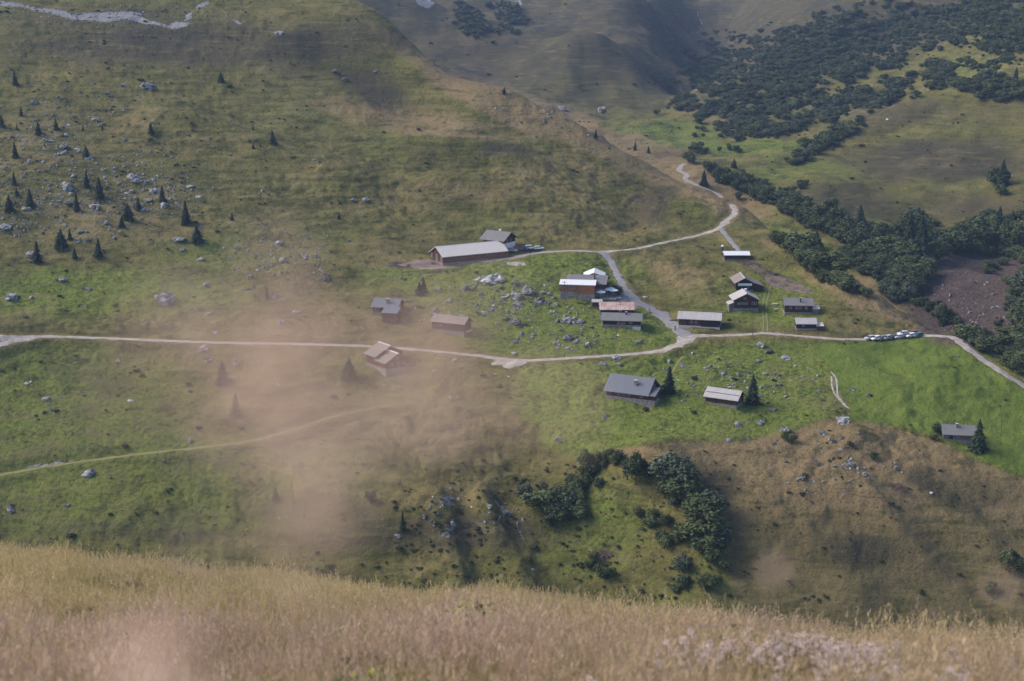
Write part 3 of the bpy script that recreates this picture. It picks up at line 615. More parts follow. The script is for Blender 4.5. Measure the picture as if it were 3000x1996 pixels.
def annex(root, x0, x1, y0, y1, z_hi, z_lo, slope, wall, roof, o=.35, base=-2.5, nm='annex'):
    """lean-to: roof falls towards slope in 'S','N','E','W'"""
    if slope in 'SN':
        ya, yb = (y1, y0) if slope == 'S' else (y0, y1)
        MB().prism([(ya, base), (yb, base), (yb, z_lo), (ya, z_hi)], 'x', x0, x1).build(nm + '_wall', wall, root)
        k = (z_hi - z_lo) / abs(yb - ya); ye = yb + (o if yb > ya else -o); zz = z_lo - k * o
        MB().prism([(ya, z_hi + .02), (ye, zz + .02), (ye, zz + .15), (ya, z_hi + .15)], 'x', x0 - o * .7, x1 + o * .7).build(nm + '_roof', roof, root)
    else:
        xa, xb = (x1, x0) if slope == 'W' else (x0, x1)
        MB().prism([(xa, base), (xb, base), (xb, z_lo), (xa, z_hi)], 'y', y0, y1).build(nm + '_wall', wall, root)
        k = (z_hi - z_lo) / abs(xb - xa); xe = xb + (o if xb > xa else -o); zz = z_lo - k * o
        MB().prism([(xa, z_hi + .02), (xe, zz + .02), (xe, zz + .15), (xa, z_hi + .15)], 'y', y0 - o * .7, y1 + o * .7).build(nm + '_roof', roof, root)
def balcony(root, side, a0, a1, z, L, W, depth=1.1, panel='wood_dark', hgt=.95, name='balcony'):
    def bx(mb, u0, u1, d0, d1, z0, z1):
        if side == 'S': mb.box(u0, u1, -W / 2 - d1, -W / 2 - d0, z0, z1)
        elif side == 'E': mb.box(L / 2 + d0, L / 2 + d1, u0, u1, z0, z1)
        else: mb.box(-L / 2 - d1, -L / 2 - d0, u0, u1, z0, z1)
        return mb
    b = bx(MB(), a0, a1, .01, depth, z - .12, z).build(name, 'wood_dark', root)
    bx(MB(), a0, a1, depth - .05, depth, z + .12, z + hgt).build('railing', panel, b)
    for u in (a0, a1 - .08): bx(MB(), u, u + .08, depth - .14, depth - .06, z, z + hgt + .05).build('post', 'wood_dark', b)

H1 = house('long_barn', 'long low cattle barn with pale metal roof and red timber walls above the village', (1373, 754), 28, 26.0, 10.6, 2.7, 5.3, 'wood_red', 'roof_zinc', 'stone', .15, .7, .5, lift=-.35, cat='barn')
for i in range(9): MB().box(-10.8 + 2.5 * i, -9.2 + 2.5 * i, -5.34, -5.28, 1.75, 2.2).build('window_slot', 'glass', H1)
for y in (-2.6, 2.4): window(H1, 'W', y, 1.75, 2.0, 2.2, 26.0, 10.6, door=True)
for y in (-.1, -4.2, 4.2): MB().box(-13.08, -12.99, y - .75, y + .75, .2, 2.7).build('pale_panel', 'wood_grey', H1)
H2 = house('farmhouse', 'dark timber farmhouse with white ground floor behind the long barn', (1462, 724), -32, 9.0, 8.4, 3.7, 5.9, 'wood_dark', 'roof_grey', 'plaster', 2.1, 1.0, 1.0,
           wins=[('E', -2.2, 1.2, 1.3, 1.0), ('E', 1.0, 1.2, 1.3, 1.0), ('E', -1.5, 3.1, .8, .8), ('E', 1.2, 3.1, .8, .8)], chim=[(0, .8, 1.1, .7, 'plaster')], cat='farmhouse')
H3 = house('back_house', 'small house with bright white metal roof at the back of the inn', (1741, 832), 86, 7.2, 6.6, 3.3, 4.7, 'wood_grey', 'roof_white', 'stone', 1.0, .55, .5, wins=[('W', 0, 3.4, 1.2, .6)], cat='house')
H4 = house('inn', 'grey-roofed inn with dark gable and flue in the village centre', (1722, 851), -11, 12.8, 8.4, 3.5, 5.3, 'wood_brown', 'roof_grey', 'stone', 1.6, .8, .7,
           wins=[('E', -2, 2.9, .8, .8), ('E', 0, 2.9, .8, .8), ('E', 2, 2.9, .8, .8), ('E', -1, 1.2, 1, 1), ('E', 1.6, 1.2, 1, 1)], chim=[(2.6, -1.9, 1.7, .42, 'wood_dark')], cat='inn')
balcony(H4, 'E', -3.2, 3.2, 2.1, 12.8, 8.4)
H5 = house('larch_clad_house', 'new orange larch-clad house with white metal roof on a stone base', (1694, 866), -8, 11.6, 5.6, 4.4, 5.3, 'wood_orange', 'roof_white', 'stone', 1.8, .5, .4,
           wins=[('S', -4.6, 3.5, 1.0, .6), ('S', -2.6, 3.3, .8, .9), ('S', -1.2, 3.3, .8, .9), ('S', -2.2, 1.0, 1.7, 1.2)], cat='house')
MB().box(.4, 5.76, -3.35, -2.8, 1.2, 4.28).build('projecting_bay', 'wood_orange', H5); MB().box(.36, 5.78, -3.38, -2.8, -2.5, 1.2).build('bay_plinth', 'stone', H5)
H6 = house('small_annex_hut', 'tiny brown hut with pale roof between the larch house and rusty roof', (1749, 899), -4, 3.2, 2.8, 1.9, 2.4, 'wood_brown', 'roof_pale', 'stone', .3, .3, .25, cat='hut')
H7 = house('rusty_roofed_hut', 'low hut under a rusty red and white sheet-metal roof', (1806, 916), -1, 11.0, 6.4, 1.9, 3.4, 'wood_black', 'roof_rust', 'stone', .5, .6, .4,
           chim=[(1.0, -1.3, 1.6, .28, 'metal_dark')], doors=[('S', -2.0, 1.6, 1.2)], cat='hut')
MB().box(.55, 1.5, -3.55, -3.5, 1.2, 1.9).build('gutter_board', 'wood_pale', H7)
H8 = house('grey_roofed_chalet', 'dark chalet with wide grey roof below the rusty-roofed hut', (1822, 953), -7, 12.2, 6.6, 2.5, 3.9, 'wood_black', 'roof_grey', 'stone', .9, .7, .6,
           wins=[('S', -.9, 1.75, .9, .8), ('S', .6, 1.75, .9, .8), ('S', 3.0, 1.75, .8, .8), ('E', 0, 1.8, .9, .8)], chim=[(1.3, -.6, .9, .5, 'metal_dark')])
MB().box(-1.6, 1.4, -3.44, -3.36, 1.05, 1.3).build('red_flower_box', plain('red_geraniums', (.42, .07, .05), .8, .5, 4), H8)
MB().box(3.6, 6.2, -4.2, -3.3, -2.0, .35).build('terrace_slab', 'concrete', H8)
H9 = house('long_stable', 'long timber stable with pale grey roof right of the road fork', (2050, 953), -12, 13.2, 6.4, 2.8, 4.2, 'wood_red', 'roof_pale', 'concrete', .5, .6, .6,
           wins=[('S', -2.4, 1.7, .8, .8), ('S', -1.0, 1.7, .8, .8)], doors=[('S', -3.8, 1.0, 1.7)], cat='stable')
MB().box(.6, 6.62, -3.28, -3.15, .3, 2.7).build('dark_boarding', 'wood_black', H9)
H10 = house('white_roofed_hut', 'low dark hut with brilliant white flat-pitched roof at the lane end', (2156, 759), 0, 9.0, 4.6, 1.9, 2.7, 'wood_dark', 'roof_white', 'stone', .3, .5, .3, doors=[('S', 2.4, 1.0, 1.3)], cat='hut')
H11 = house('gabled_chalet', 'brown-roofed chalet with blue cloth and lean-to, upper of the gabled pair', (2174, 843), 91, 9.6, 6.0, 2.7, 4.3, 'wood_black', 'roof_brown', 'stone', .2, .6, .5, wins=[('W', -1.2, 1.1, .8, .7)], ridge_mat='roof_pale')
balcony(H11, 'W', -2.4, 2.4, 1.7, 9.6, 6.0, .8, 'panel_blue', .95)
annex(H11, -4.6, 2.0, -6.4, -3.05, 2.7, 1.5, 'S', 'wood_dark', 'roof_brown')
H12 = house('gabled_chalet', 'pale-roofed chalet with grey balcony and white chimney, lower of the gabled pair', (2180, 899), 92, 7.0, 8.0, 3.2, 5.2, 'wood_dark', 'roof_pale', 'stone', .3, .6, .6,
            wins=[('W', -2.2, 2.0, .8, .9), ('W', -3.1, 2.0, .7, .9), ('W', .6, 3.6, .7, .7)], chim=[(1.0, -.5, .9, .6, 'plaster')])
balcony(H12, 'W', -.4, 3.2, 1.5, 7.0, 8.0, .8, 'wood_grey', .95)
annex(H12, -3.0, 1.0, 4.05, 5.6, 2.1, 1.5, 'N', 'wood_grey', 'roof_pale')
H13 = house('square_chalet', 'dark red chalet with grey roof and side porch on the right-hand meadow', (2336, 911), -4, 9.0, 6.2, 2.7, 4.2, 'wood_dark', 'roof_grey', 'stone', .2, .6, .4,
            wins=[('S', -2.6, 1.7, .7, .8), ('S', -.6, 1.7, .7, .8), ('S', .6, 1.7, .7, .8), ('S', 2.4, 1.7, .8, .8)], chim=[(.6, -1.9, 1.5, .45, 'metal_dark')])
annex(H13, 4.6, 6.6, -3.0, -.2, 1.9, 1.4, 'S', 'wood_grey', 'roof_zinc', nm='porch')
H14 = house('small_chalet', 'small dark hut with pale roof and lower side shed under the square chalet', (2359, 960), -3, 6.2, 5.0, 1.9, 3.0, 'wood_black', 'roof_pale', 'stone', .3, .5, .35, wins=[('S', -1, 1.2, .6, .6)], cat='hut')
annex(H14, 3.2, 5.2, -2.6, .2, 1.6, 1.2, 'S', 'wood_brown', 'roof_zinc', nm='shed')
H15 = house('slate_roofed_chalet', 'chalet with blue-grey roof, stout chimney and front wing left of the boulders', (1137, 914), -13, 8.4, 7.2, 2.5, 4.4, 'wood_brown', 'roof_slate', 'stone', .8, .6, .6,
            wins=[('S', -2.6, 1.6, 1.1, .8), ('E', 0, 2.6, .8, .8)], chim=[(.6, -2.0, 1.6, .9, 'stone')])
annex(H15, .4, 5.4, -7.4, -3.62, 2.6, 1.4, 'S', 'wood_brown', 'roof_slate', nm='wing')
H16 = house('brown_hut', 'brown timber hut with shingle roof standing alone left of the boulder field', (1323, 967), -24, 11.6, 5.4, 3.1, 4.6, 'wood_brown', 'roof_brown', 'stone', .5, .5, .5,
            wins=[('S', -2.6, 2.0, .7, .6)], chim=[(3.0, .7, .8, .7, 'metal_dark')], cat='hut')
MB().box(-5.0, -1.4, -2.82, -2.74, 1.55, 1.7).build('pale_rail', 'wood_grey', H16); MB().box(5.9, 7.2, -1.8, 1.2, .3, .5).build('landing', 'wood_pale', H16)
H17 = house('red_chalet', 'red chalet with stepped twin roofs just below the gravel road', (1152, 1082), -52, 5.2, 8.6, 3.0, 5.2, 'wood_red', 'roof_brown', 'stone', .9, .7, .6, wins=[('E', -2, 2.0, .8, .9), ('E', 0, 2.0, .8, .9), ('E', 2, 2.0, .8, .9), ('E', 0, 3.8, .8, .8)], lift=.3, ridge_mat='roof_white', chim=[(-1.6, -1.6, 1.4, .45, 'metal_dark')])
MB().prism([(-4.4, .9), (5.4, .9), (5.4, 4.0), (.5, 6.4), (-4.4, 4.0)], 'x', -8.2, -2.62).build('rear_wall', 'wood_red', H17)
for s in (-1, 1): MB().prism([(.5 + s * .003, 6.43), (.5 + s * 5.6, 3.67), (.5 + s * 5.6, 3.83), (.5 + s * .003, 6.6)], 'x', -8.8, -2.1).build('rear_roof_slope', 'roof_brown', H17)
MB().box(-8.26, -2.62, -4.46, 5.46, -2.5, .9).build('rear_foundation', 'stone', H17); MB().box(-8.85, -2.0, .3, .7, 6.56, 6.72).build('ridge_cap', 'roof_white', H17)
balcony(H17, 'E', 1.4, 5.4, 1.0, 5.2, 8.6, 1.6, 'wood_grey')
H18 = house('large_slate_roofed_chalet', 'large chalet with wide blue-grey roof and gable balcony beside a spruce', (1852, 1161), -25, 12.6, 9.6, 2.7, 6.0, 'wood_red', 'roof_slate', 'stone', .9, .8, .7,
            wins=[('S', -2.4, 1.8, .8, .8), ('S', -.8, 1.8, .8, .8), ('S', .7, 1.8, .8, .8), ('S', 4.6, 1.8, .9, .8), ('E', .6, 3.8, .9, .9), ('E', 2.2, 3.4, .8, .9)], doors=[('S', -4.2, 1.0, 1.7)], chim=[(2.0, -2.6, 1.5, .8, 'stone')])
MB().box(6.36, 8.66, -4.86, -.55, -2.5, .9).build('wing_base', 'stone', H18)
annex(H18, 6.35, 8.6, -4.8, -.6, 3.7, 2.4, 'S', 'wood_red', 'roof_slate', .5, nm='wing')
balcony(H18, 'E', -.5, 4.6, 2.9, 12.6, 9.6, 2.2, 'wood_grey')
H19 = house('small_log_chalet', 'small log chalet with pale roof and snow rail between grass and second spruce', (2122, 1180), -28, 9.4, 6.0, 2.3, 4.0, 'wood_dark', 'roof_pale', 'stone', .5, .6, .6,
            wins=[('E', -1.6, 1.6, .8, .8), ('E', .2, 1.6, .8, .8), ('E', 0, 3.0, .6, .6)], doors=[('E', 2.0, .9, 1.7), ('S', -1.4, .9, 1.6)], chim=[(1.2, .6, 1.0, .5, 'metal_dark')])
MB().tube([(-5.0, -1.9, 3.28), (5.0, -1.9, 3.28)], .06, 5).build('snow_rail', 'metal_dark', H19)
H20 = house('weathered_hut', 'weathered grey hut with chimney half hidden by a dark spruce at right', (2806, 1285), -9, 8.6, 5.4, 2.1, 3.8, 'wood_grey', 'roof_grey', 'stone', .5, .5, .4, wins=[('S', -.4, 1.4, .7, .6)], doors=[('S', -2.2, .9, 1.4)], chim=[(-.6, -.7, 1.1, .6, 'stone')], cat='hut')
# silo beside the white-roofed hut
p = hit(2116, 745); sl = empty('silo', p); tag(sl, 'narrow grey silo with white cap beside the white-roofed hut', 'silo')
MB().tube([(0, 0, -.5), (0, 0, 2.9)], .48, 14).build('drum', 'metal_dark', sl); MB().tube([(0, 0, 2.9), (0, 0, 3.15), (0, 0, 3.4)], [.52, .52, .2], 14).build('cap', 'white', sl)
# wood stacks and small things by the houses
def timber_stack(uv, rz, n, ln, label, mat='wood_pale'):
    p = hit(*uv); o = empty('timber_stack', p, R(rz)); tag(o, label, 'timber')
    for i in range(n):
        r, c = divmod(i, 3); MB().box(-ln / 2, ln / 2, c * .34 - .5, c * .34 - .2, r * .26 - .1, r * .26 + .14).build('beam', mat, o)
timber_stack((2270, 893), 0, 6, 1.9, 'pale sawn timber lying left of the square chalet')
timber_stack((2275, 906), 5, 3, 1.3, 'few pale planks in the grass before the square chalet')
timber_stack((1972, 940), 20, 6, 2.6, 'timber stacked at the road end of the long stable', 'wood_grey')
timber_stack((2118, 915), -10, 3, 2.6, 'planks in the grass under the lower gabled chalet', 'wood_grey')

# parasols and tables on the inn terrace
def parasol(uv, rz, label, mat='white', w=1.7, h=2.5):
    p = hit(*uv); o = empty('parasol', p, R(rz)); tag(o, label, 'parasol', 'white parasols on the inn terrace')
    MB().tube([(0, 0, 0), (0, 0, h + .45)], .035, 6).build('pole', 'metal_light', o); MB().box(-.3, .3, -.3, .3, -.1, .1).build('base', 'concrete', o)
    n = 8; v = [(0, 0, h + .5)] + [(w * math.cos(2 * math.pi * k / n), w * math.sin(2 * math.pi * k / n), h) for k in range(n)] + [(w * math.cos(2 * math.pi * k / n), w * math.sin(2 * math.pi * k / n), h - .18) for k in range(n)]
    f = [(0, k + 1, (k + 1) % n + 1) for k in range(n)] + [(k + 1, n + k + 1, n + (k + 1) % n + 1, (k + 1) % n + 1) for k in range(n)]
    MB().add(v, f).build('canopy', mat, o)
for uv, l in [((1779, 868), 'white parasol nearest the inn wall'), ((1790, 866), 'white parasol in the middle of the inn terrace'), ((1797, 871), 'white parasol at the road side of the inn terrace'), ((1760, 876), 'flat white parasol beside the larch-clad house')]:
    parasol(uv, random.uniform(0, 40), l)
def bench_table(uv, rz, label):
    p = hit(*uv); o = empty('picnic_table', p, R(rz)); tag(o, label, 'table', 'tables on the inn terrace')
    MB().box(-.9, .9, -.38, .38, .70, .76).build('table_top', 'wood_pale', o)
    for s in (-1, 1):
        MB().box(-.9, .9, s * .75 - .14, s * .75 + .14, .42, .47).build('bench_seat', 'wood_pale', o)
        MB().box(s * .7 - .05, s * .7 + .05, -.7, .7, 0, .42).build('trestle', 'wood_brown', o); MB().box(s * .7 - .05, s * .7 + .05, -.05, .05, .42, .7).build('leg', 'wood_brown', o)
for uv, l in [((1772, 880), 'table at the left end of the inn terrace'), ((1786, 880), 'second table on the inn terrace'), ((1800, 881), 'third table on the inn terrace'), ((1812, 878), 'table nearest the road on the inn terrace')]: bench_table(uv, random.uniform(-20, 20), l)
# terrace wall, posts
def pole_thing(name, uv, h, label, cat='pole', r=.11, arm=True, mat='bark'):
    p = hit(*uv); o = empty(name, p); tag(o, label, cat)
    MB().tube([(0, 0, -.5), (0, 0, h)], [r, r * .7], 7).build('shaft', mat, o)
    if arm:
        a = MB().box(-.7, .7, -.05, .05, h - .5, h - .38).build('cross_arm', mat, o)
        for x in (-.6, 0, .6): MB().tube([(x, 0, h - .38), (x, 0, h - .2)], .05, 6).build('insulator', 'frame_white', a)
pole_thing('utility_pole', (1553, 781), 5.4, 'thin utility pole beside the pale oval pad')
pole_thing('utility_pole', (1653, 893), 8.2, 'tall thin pole left of the larch-clad house')
pole_thing('utility_pole', (1640, 850), 6.5, 'utility pole on the slope behind the larch-clad house')
pole_thing('utility_pole', (2205, 982), 4.4, 'thin pole at the roadside right of the long stable')
pole_thing('utility_pole', (2932, 1277), 4.8, 'lone pole on the bright green meadow at far right')
for i, (uv, l) in enumerate([((1763, 890), 'dark post at the left end of the plaza wall'), ((1797, 881), 'dark post in the middle of the plaza'), ((1838, 888), 'tall dark post at the road corner of the plaza')]):
    pole_thing('terrace_post', uv, 1.9 + .5 * (i == 2), l, 'post', .12, False, 'metal_dark')

# people
def person_mesh(name, pose, top, legs):
    me = bpy.data.meshes.new(name)
    h = 1.74
    hip, chest, neck, head = (0, 0, .93), (0, 0, 1.32), (0, 0, 1.50), (0, .02, 1.66)
    st = .26 if pose == 'walk' else .04
    v = [hip, chest, neck, head, (-.09, st * .55, .50), (-.10, st * .5 - .06, .08), (-.10, st * .5 + .10, .04), (.09, -st * .4, .50), (.10, -st * .9, .09), (.10, -st * .9 + .15, .04),
         (-.19, 0, 1.42), (-.25, -st * .3, 1.14), (-.23, .08 - st * .3, .90), (.19, 0, 1.42), (.25, st * .3, 1.14), (.23, .08 + st * .3, .90)]
    e = [(0, 1), (1, 2), (2, 3), (0, 4), (4, 5), (5, 6), (0, 7), (7, 8), (8, 9), (1, 10), (10, 11), (11, 12), (1, 13), (13, 14), (14, 15)]
    r = [.15, .16, .065, .11, .085, .055, .045, .085, .055, .045, .075, .05, .04, .075, .05, .04]
    me.from_pydata(v, e, []); o = bpy.data.objects.new(name, me); C.objects.link(o)
    sk = o.modifiers.new('s', 'SKIN'); sk.use_smooth_shade = True
    for i, q in enumerate(me.skin_vertices[0].data): q.radius = (r[i], r[i] * (.72 if i in (0, 1) else 1)); q.use_root = (i == 0)
    o.modifiers.new('d', 'SUBSURF').levels = 1
    dg = bpy.context.evaluated_depsgraph_get(); nm = bpy.data.meshes.new_from_object(o.evaluated_get(dg)); bpy.data.objects.remove(o)
    nm.materials.clear()
    for m in (top, legs, 'skin', 'metal_dark'): nm.materials.append(M[m] if isinstance(m, str) else m)
    for pl in nm.polygons:
        c = pl.center; pl.material_index = 3 if (c.z > 1.68 or (c.z > 1.58 and c.y < 0)) or c.z < .1 else 2 if c.z > 1.50 or (c.z < .95 and abs(c.x) > .18) else 0 if c.z > .93 else 1
    return nm
COL = lambda n, c: plain(n, c, .8, .1)
PEOPLE = [((1903, 916), 'walk', (.05, .06, .09), (.04, .04, .05), 60, 'person in dark clothes walking on the wide village road'), ((1978, 970), 'walk', (.06, .07, .10), (.05, .05, .06), 20, 'person in dark clothes near the road fork'),
          ((1793, 804), 'walk', (.40, .06, .06), (.06, .06, .09), 170, 'person in a red top on the lane above the inn'), ((1653, 1050), 'walk', (.04, .045, .05), (.03, .03, .035), 90, 'person in black walking on the gravel road'),
          ((1842, 894), 'stand', (.03, .03, .04), (.03, .03, .04), 40, 'person in black standing at the plaza corner'), ((1808, 884), 'stand', (.10, .12, .20), (.05, .05, .07), 200, 'person in blue standing among the terrace tables'),
          ((1497, 744), 'stand', (.30, .30, .32), (.06, .06, .08), 0, 'person in grey beside the farmhouse wall')]
for i, (uv, pose, a, b, rz, l) in enumerate(PEOPLE):
    p = hit(*uv); o = link('person', person_mesh('person', pose, COL(f'jacket_{i}', a), COL(f'trousers_{i}', b)), None, None, tuple(p + np.array([0, 0, .12])), R(rz)); tag(o, l, 'person')

# cars
def car(uv, rz, col, label, kind='hatch'):
    p = hit(*uv); o = empty('parked_car', p + np.array([0, 0, .12]), R(rz)); o.scale = (.9, .9, .9); tag(o, label, 'car', 'cars parked along the road')
    paint = plain('car_paint', col, .3, .04, 1, 0, .6)
    hh = 1.72 if kind == 'van' else 1.48
    prof = [(-2.1, .32), (2.05, .32), (2.12, .55), (2.05, .78), (1.15, .95), (-2.0, .98), (-2.15, .75)] if kind != 'van' else [(-2.2, .32), (2.1, .32), (2.2, .6), (2.1, .92), (1.6, 1.05), (-2.2, 1.08), (-2.25, .7)]
    b = MB().prism(prof, 'y', -.87, .87).mesh('body')
    bm = bmesh.new(); bm.from_mesh(b); bmesh.ops.bevel(bm, geom=bm.edges[:], offset=.06, segments=1, affect='EDGES'); bm.to_mesh(b); bm.free(); link('body', b, paint, o)
    x0, x1, x2, x3 = (-2.0, -1.6, .35, 1.15) if kind != 'van' else (-2.2, -2.1, .8, 1.6)
    zb = .93
    v = [(x0, -.82, zb), (x3, -.82, zb), (x2, -.66, hh - .08), (x1, -.66, hh - .08), (x0, .82, zb), (x3, .82, zb), (x2, .66, hh - .08), (x1, .66, hh - .08)]
    MB().add(v, [(0, 1, 2, 3), (5, 4, 7, 6), (1, 5, 6, 2), (4, 0, 3, 7), (3, 2, 6, 7), (0, 4, 5, 1)]).build('windows', 'glass', o)
    MB().prism([(x1 - .06, hh - .085), (x2 + .06, hh - .085), (x2 - .12, hh), (x1 + .1, hh)], 'y', -.69, .69).build('roof', paint, o)
    for s in (-1, 1):
        for xa, za, xb, zt in ((x0, zb, x1, hh - .08), (x3, zb, x2, hh - .08), (-.35, zb, -.35, hh - .08)):
            MB().tube([(xa, s * .825, za), (xb, s * .665, zt)], .05, 5).build('pillar', paint, o)
        for x in (-1.3, 1.32):
            wv = MB().tube([(x, s * .74, .33), (x, s * .9, .33)], .33, 14).build('wheel', 'tyre', o); MB().tube([(x, s * .895, .33), (x, s * .915, .33)], .19, 10).build('rim', 'metal_light', wv)
        MB().box(2.02, 2.13, s * .62 - .18, s * .62 + .18, .62, .76).build('headlight', 'frame_white', o)
        MB().box(-2.16, -2.06, s * .66 - .14, s * .66 + .14, .70, .86).build('tail_light', plain('red_lens', (.35, .02, .02), .3, .05), o)
CARS = [((2549, 996), 205, (.40, .41, .43), 'silver car at the left end of the parked row', 'hatch'), ((2566, 997), 210, (.75, .75, .76), 'white car with dark windscreen, second in the parked row', 'hatch'), ((2583, 997), 205, (.16, .17, .19), 'dark grey car third in the parked row', 'hatch'),
        ((2600, 995), 208, (.45, .45, .46), 'pale silver car in the middle of the parked row', 'hatch'), ((2615, 994), 205, (.05, .05, .06), 'black car in the middle of the parked row', 'hatch'), ((2632, 992), 205, (.78, .78, .79), 'white car right of the black one in the parked row', 'hatch'),
        ((2650, 990), 210, (.14, .10, .09), 'brown car towards the right of the parked row', 'hatch'), ((2668, 989), 206, (.74, .74, .74), 'white car next to the dark green one at the row end', 'hatch'), ((2688, 988), 210, (.05, .11, .12), 'dark teal car at the right end of the parked row', 'hatch'),
        ((2646, 983), 190, (.55, .55, .56), 'pale car standing behind the parked row', 'hatch'), ((2672, 981), 190, (.20, .05, .05), 'dark red car standing behind the right of the parked row', 'hatch'),
        ((1517, 733), 20, (.34, .05, .05), 'red car beside the white farmhouse', 'hatch'), ((1535, 732), 15, (.06, .07, .12), 'dark blue car right of the red one at the farm', 'hatch'), ((1553, 731), 25, (.78, .78, .78), 'white van at the farm behind the barn', 'van'),
        ((1579, 732), 15, (.72, .73, .74), 'white car standing apart at the farm lane', 'hatch'), ((1502, 738), -20, (.35, .37, .42), 'grey-blue car close to the farmhouse wall', 'hatch')]
for c in CARS: car(*c)

# ------------------------------------------------------------------ vegetation
def tri_mesh(name, v, f, mats, mi=None):
    me = bpy.data.meshes.new(name); me.from_pydata(v, [], f); me.update()
    for m in mats: me.materials.append(M[m] if isinstance(m, str) else m)
    if mi is not None: me.polygons.foreach_set('material_index', mi)
    return me
def spruce_meshes(seed, slim=1.0):
    rn = random.Random(seed); v = []; f = []
    n = 25
    for i in range(n):
        t = (i + .5) / n; z = .06 + .92 * t; r = .245 * slim * ((1 - t) ** .78 + .02) * rn.uniform(.72, 1.18); k = max(5, int(13 * (1 - t) + 5))
        for j in range(k):
            a = 2 * math.pi * (j + rn.random() * .8) / k; rl = r * rn.uniform(.65, 1.2); dz = -.30 * rl - .01; ca, sa = math.cos(a), math.sin(a)
            m = 4; base = len(v)
            for q in range(m + 1):
                s = q / m; w = .30 * rl * (1 - s) ** .6 * (s + .25) * rn.uniform(.8, 1.25) + .004
                x, y, zz = ca * rl * s, sa * rl * s, z + dz * s * s + .03 * rl * s
                v += [(x - sa * w, y + ca * w, zz - .35 * w), (x, y, zz + .02 * (1 - s)), (x + sa * w, y - ca * w, zz - .35 * w)]
            for q in range(m):
                b = base + 3 * q; f += [(b, b + 1, b + 4, b + 3), (b + 1, b + 2, b + 5, b + 4)]
            for q in range(3):   # hanging twigs
                s = rn.uniform(.35, 1); x, y, zz = ca * rl * s, sa * rl * s, z + dz * s * s; b = len(v); w = .016
                v += [(x - sa * w, y + ca * w, zz), (x + sa * w, y - ca * w, zz), (x + ca * .01, y + sa * .01, zz - rn.uniform(.03, .06))]; f += [(b, b + 1, b + 2)]
    b = len(v); v += [(-.006, 0, .96), (.006, 0, .96), (0, .006, .96), (0, 0, 1.02)]; f += [(b, b + 1, b + 3), (b + 1, b + 2, b + 3), (b + 2, b, b + 3)]
    crown = tri_mesh('crown', v, f, ['spruce'])
    trunk = MB().tube([(0, 0, -.08), (0, 0, .3), (0, 0, .97)], [.022, .016, .003], 7).mesh('trunk'); trunk.materials.append(M['bark'])
    return crown, trunk
SPRUCE = [spruce_meshes(s, w) for s, w in ((1, 1.0), (2, .85), (3, 1.2), (4, 1.0), (5, 1.4))]
def bush_meshes(seed, mat='alder', n=1250, tall=1.0, leaf=.038):
    rn = random.Random(seed); v = []; f = []; lobes = []
    for k in range(9):
        a = rn.random() * 2 * math.pi; rr_ = rn.uniform(0, .30); lobes.append((rr_ * math.cos(a), rr_ * math.sin(a), rn.uniform(.30, .74) * tall, rn.uniform(.17, .28)))
    for _ in range(n):
        lx, ly, lz, lr = rn.choice(lobes)
        d = Vector((rn.gauss(0, 1), rn.gauss(0, 1), rn.gauss(0, 1) + .25)).normalized(); c = Vector((lx, ly, lz)) + d * lr * (rn.uniform(.6, 1.12) + (rn.random() < .12) * rn.uniform(.1, .35))
        if c.z < .04: continue
        q = d.lerp(Vector((rn.gauss(0, 1), rn.gauss(0, 1), rn.gauss(0, 1))).normalized(), .45).normalized().to_track_quat('Z', 'Y'); s = leaf * rn.uniform(.6, 1.3); b = len(v)
        for x, y in ((-1, -.55), (.2, -1), (1.1, .1), (.1, .9), (-.9, .5)): v.append(tuple(c + q @ Vector((x * s, y * s, rn.uniform(-.2, .2) * s))))
        f.append((b, b + 1, b + 2, b + 3, b + 4))
    crown = tri_mesh('crown', v, f, [mat])
    mb = MB()
    mb.tube([(0, 0, -.08), (.01, 0, .25), (0, .01, .55 * tall)], [.028, .02, .008], 6)
    for lx, ly, lz, lr in lobes[:5]: mb.tube([(0, 0, .12), (lx * .6, ly * .6, lz * .6), (lx, ly, lz)], [.016, .012, .005], 5)
    tr = mb.mesh('trunk'); tr.materials.append(M['bark'])
    return crown, tr
ALDER = [bush_meshes(s) for s in (11, 12, 13, 14)]; WILLOW = [bush_meshes(s, 'alder_pale') for s in (21, 22)]; TALL = [bush_meshes(s, 'alder', 1400, 1.35, .036) for s in (31, 32)]
def plant(name, meshes, pos, h, rz, cat, group, wide=1.0):
    o = empty(name, pos, rz); o.scale = (h * wide, h * wide, h); tag(o, None, cat, group)
    link('crown', meshes[0], None, o); link('trunk', meshes[1], None, o); return o
SP = [(45,250,42),(62,340,26),(5,372,36),(50,381,16),(113,394,34),(165,380,32),(243,380,14),(300,378,14),(443,392,32),(647,240,28),(800,422,40),(742,382,16),(742,436,16),(763,430,12),(252,460,32),(45,462,44),(42,542,38),(50,575,24),(88,605,50),(27,620,46),
      (225,618,54),(254,548,44),(291,582,60),(475,592,48),(374,647,50),(405,615,36),(545,656,66),(357,666,30),(680,646,24),(178,727,54),(205,702,32),(108,768,60),(218,757,30),(287,752,52),(577,710,48),(993,642,18),(783,876,38),(652,1124,70),(692,1217,68),(1022,1112,64),(808,1466,42),(1179,1556,62),(1410,1600,16),(1262,1590,14),
      (1230,864,36),(1241,858,44),(1958,1153,82),(2205,1183,88),(2866,1322,96),(1477,276,18),(1745,404,24),(1860,441,26),(1900,449,20),(2330,735,56),(2390,742,64),(2700,770,135),(2662,730,105),(2518,690,85),(2440,692,44),(2935,545,72),(2922,720,110),(2965,700,80),(2105,533,44),(2062,545,44),(2150,492,26),(2095,500,24),(2765,950,60),(2320,86,14),(2975,240,40),(2600,310,36),(2880,130,30)]
items = []
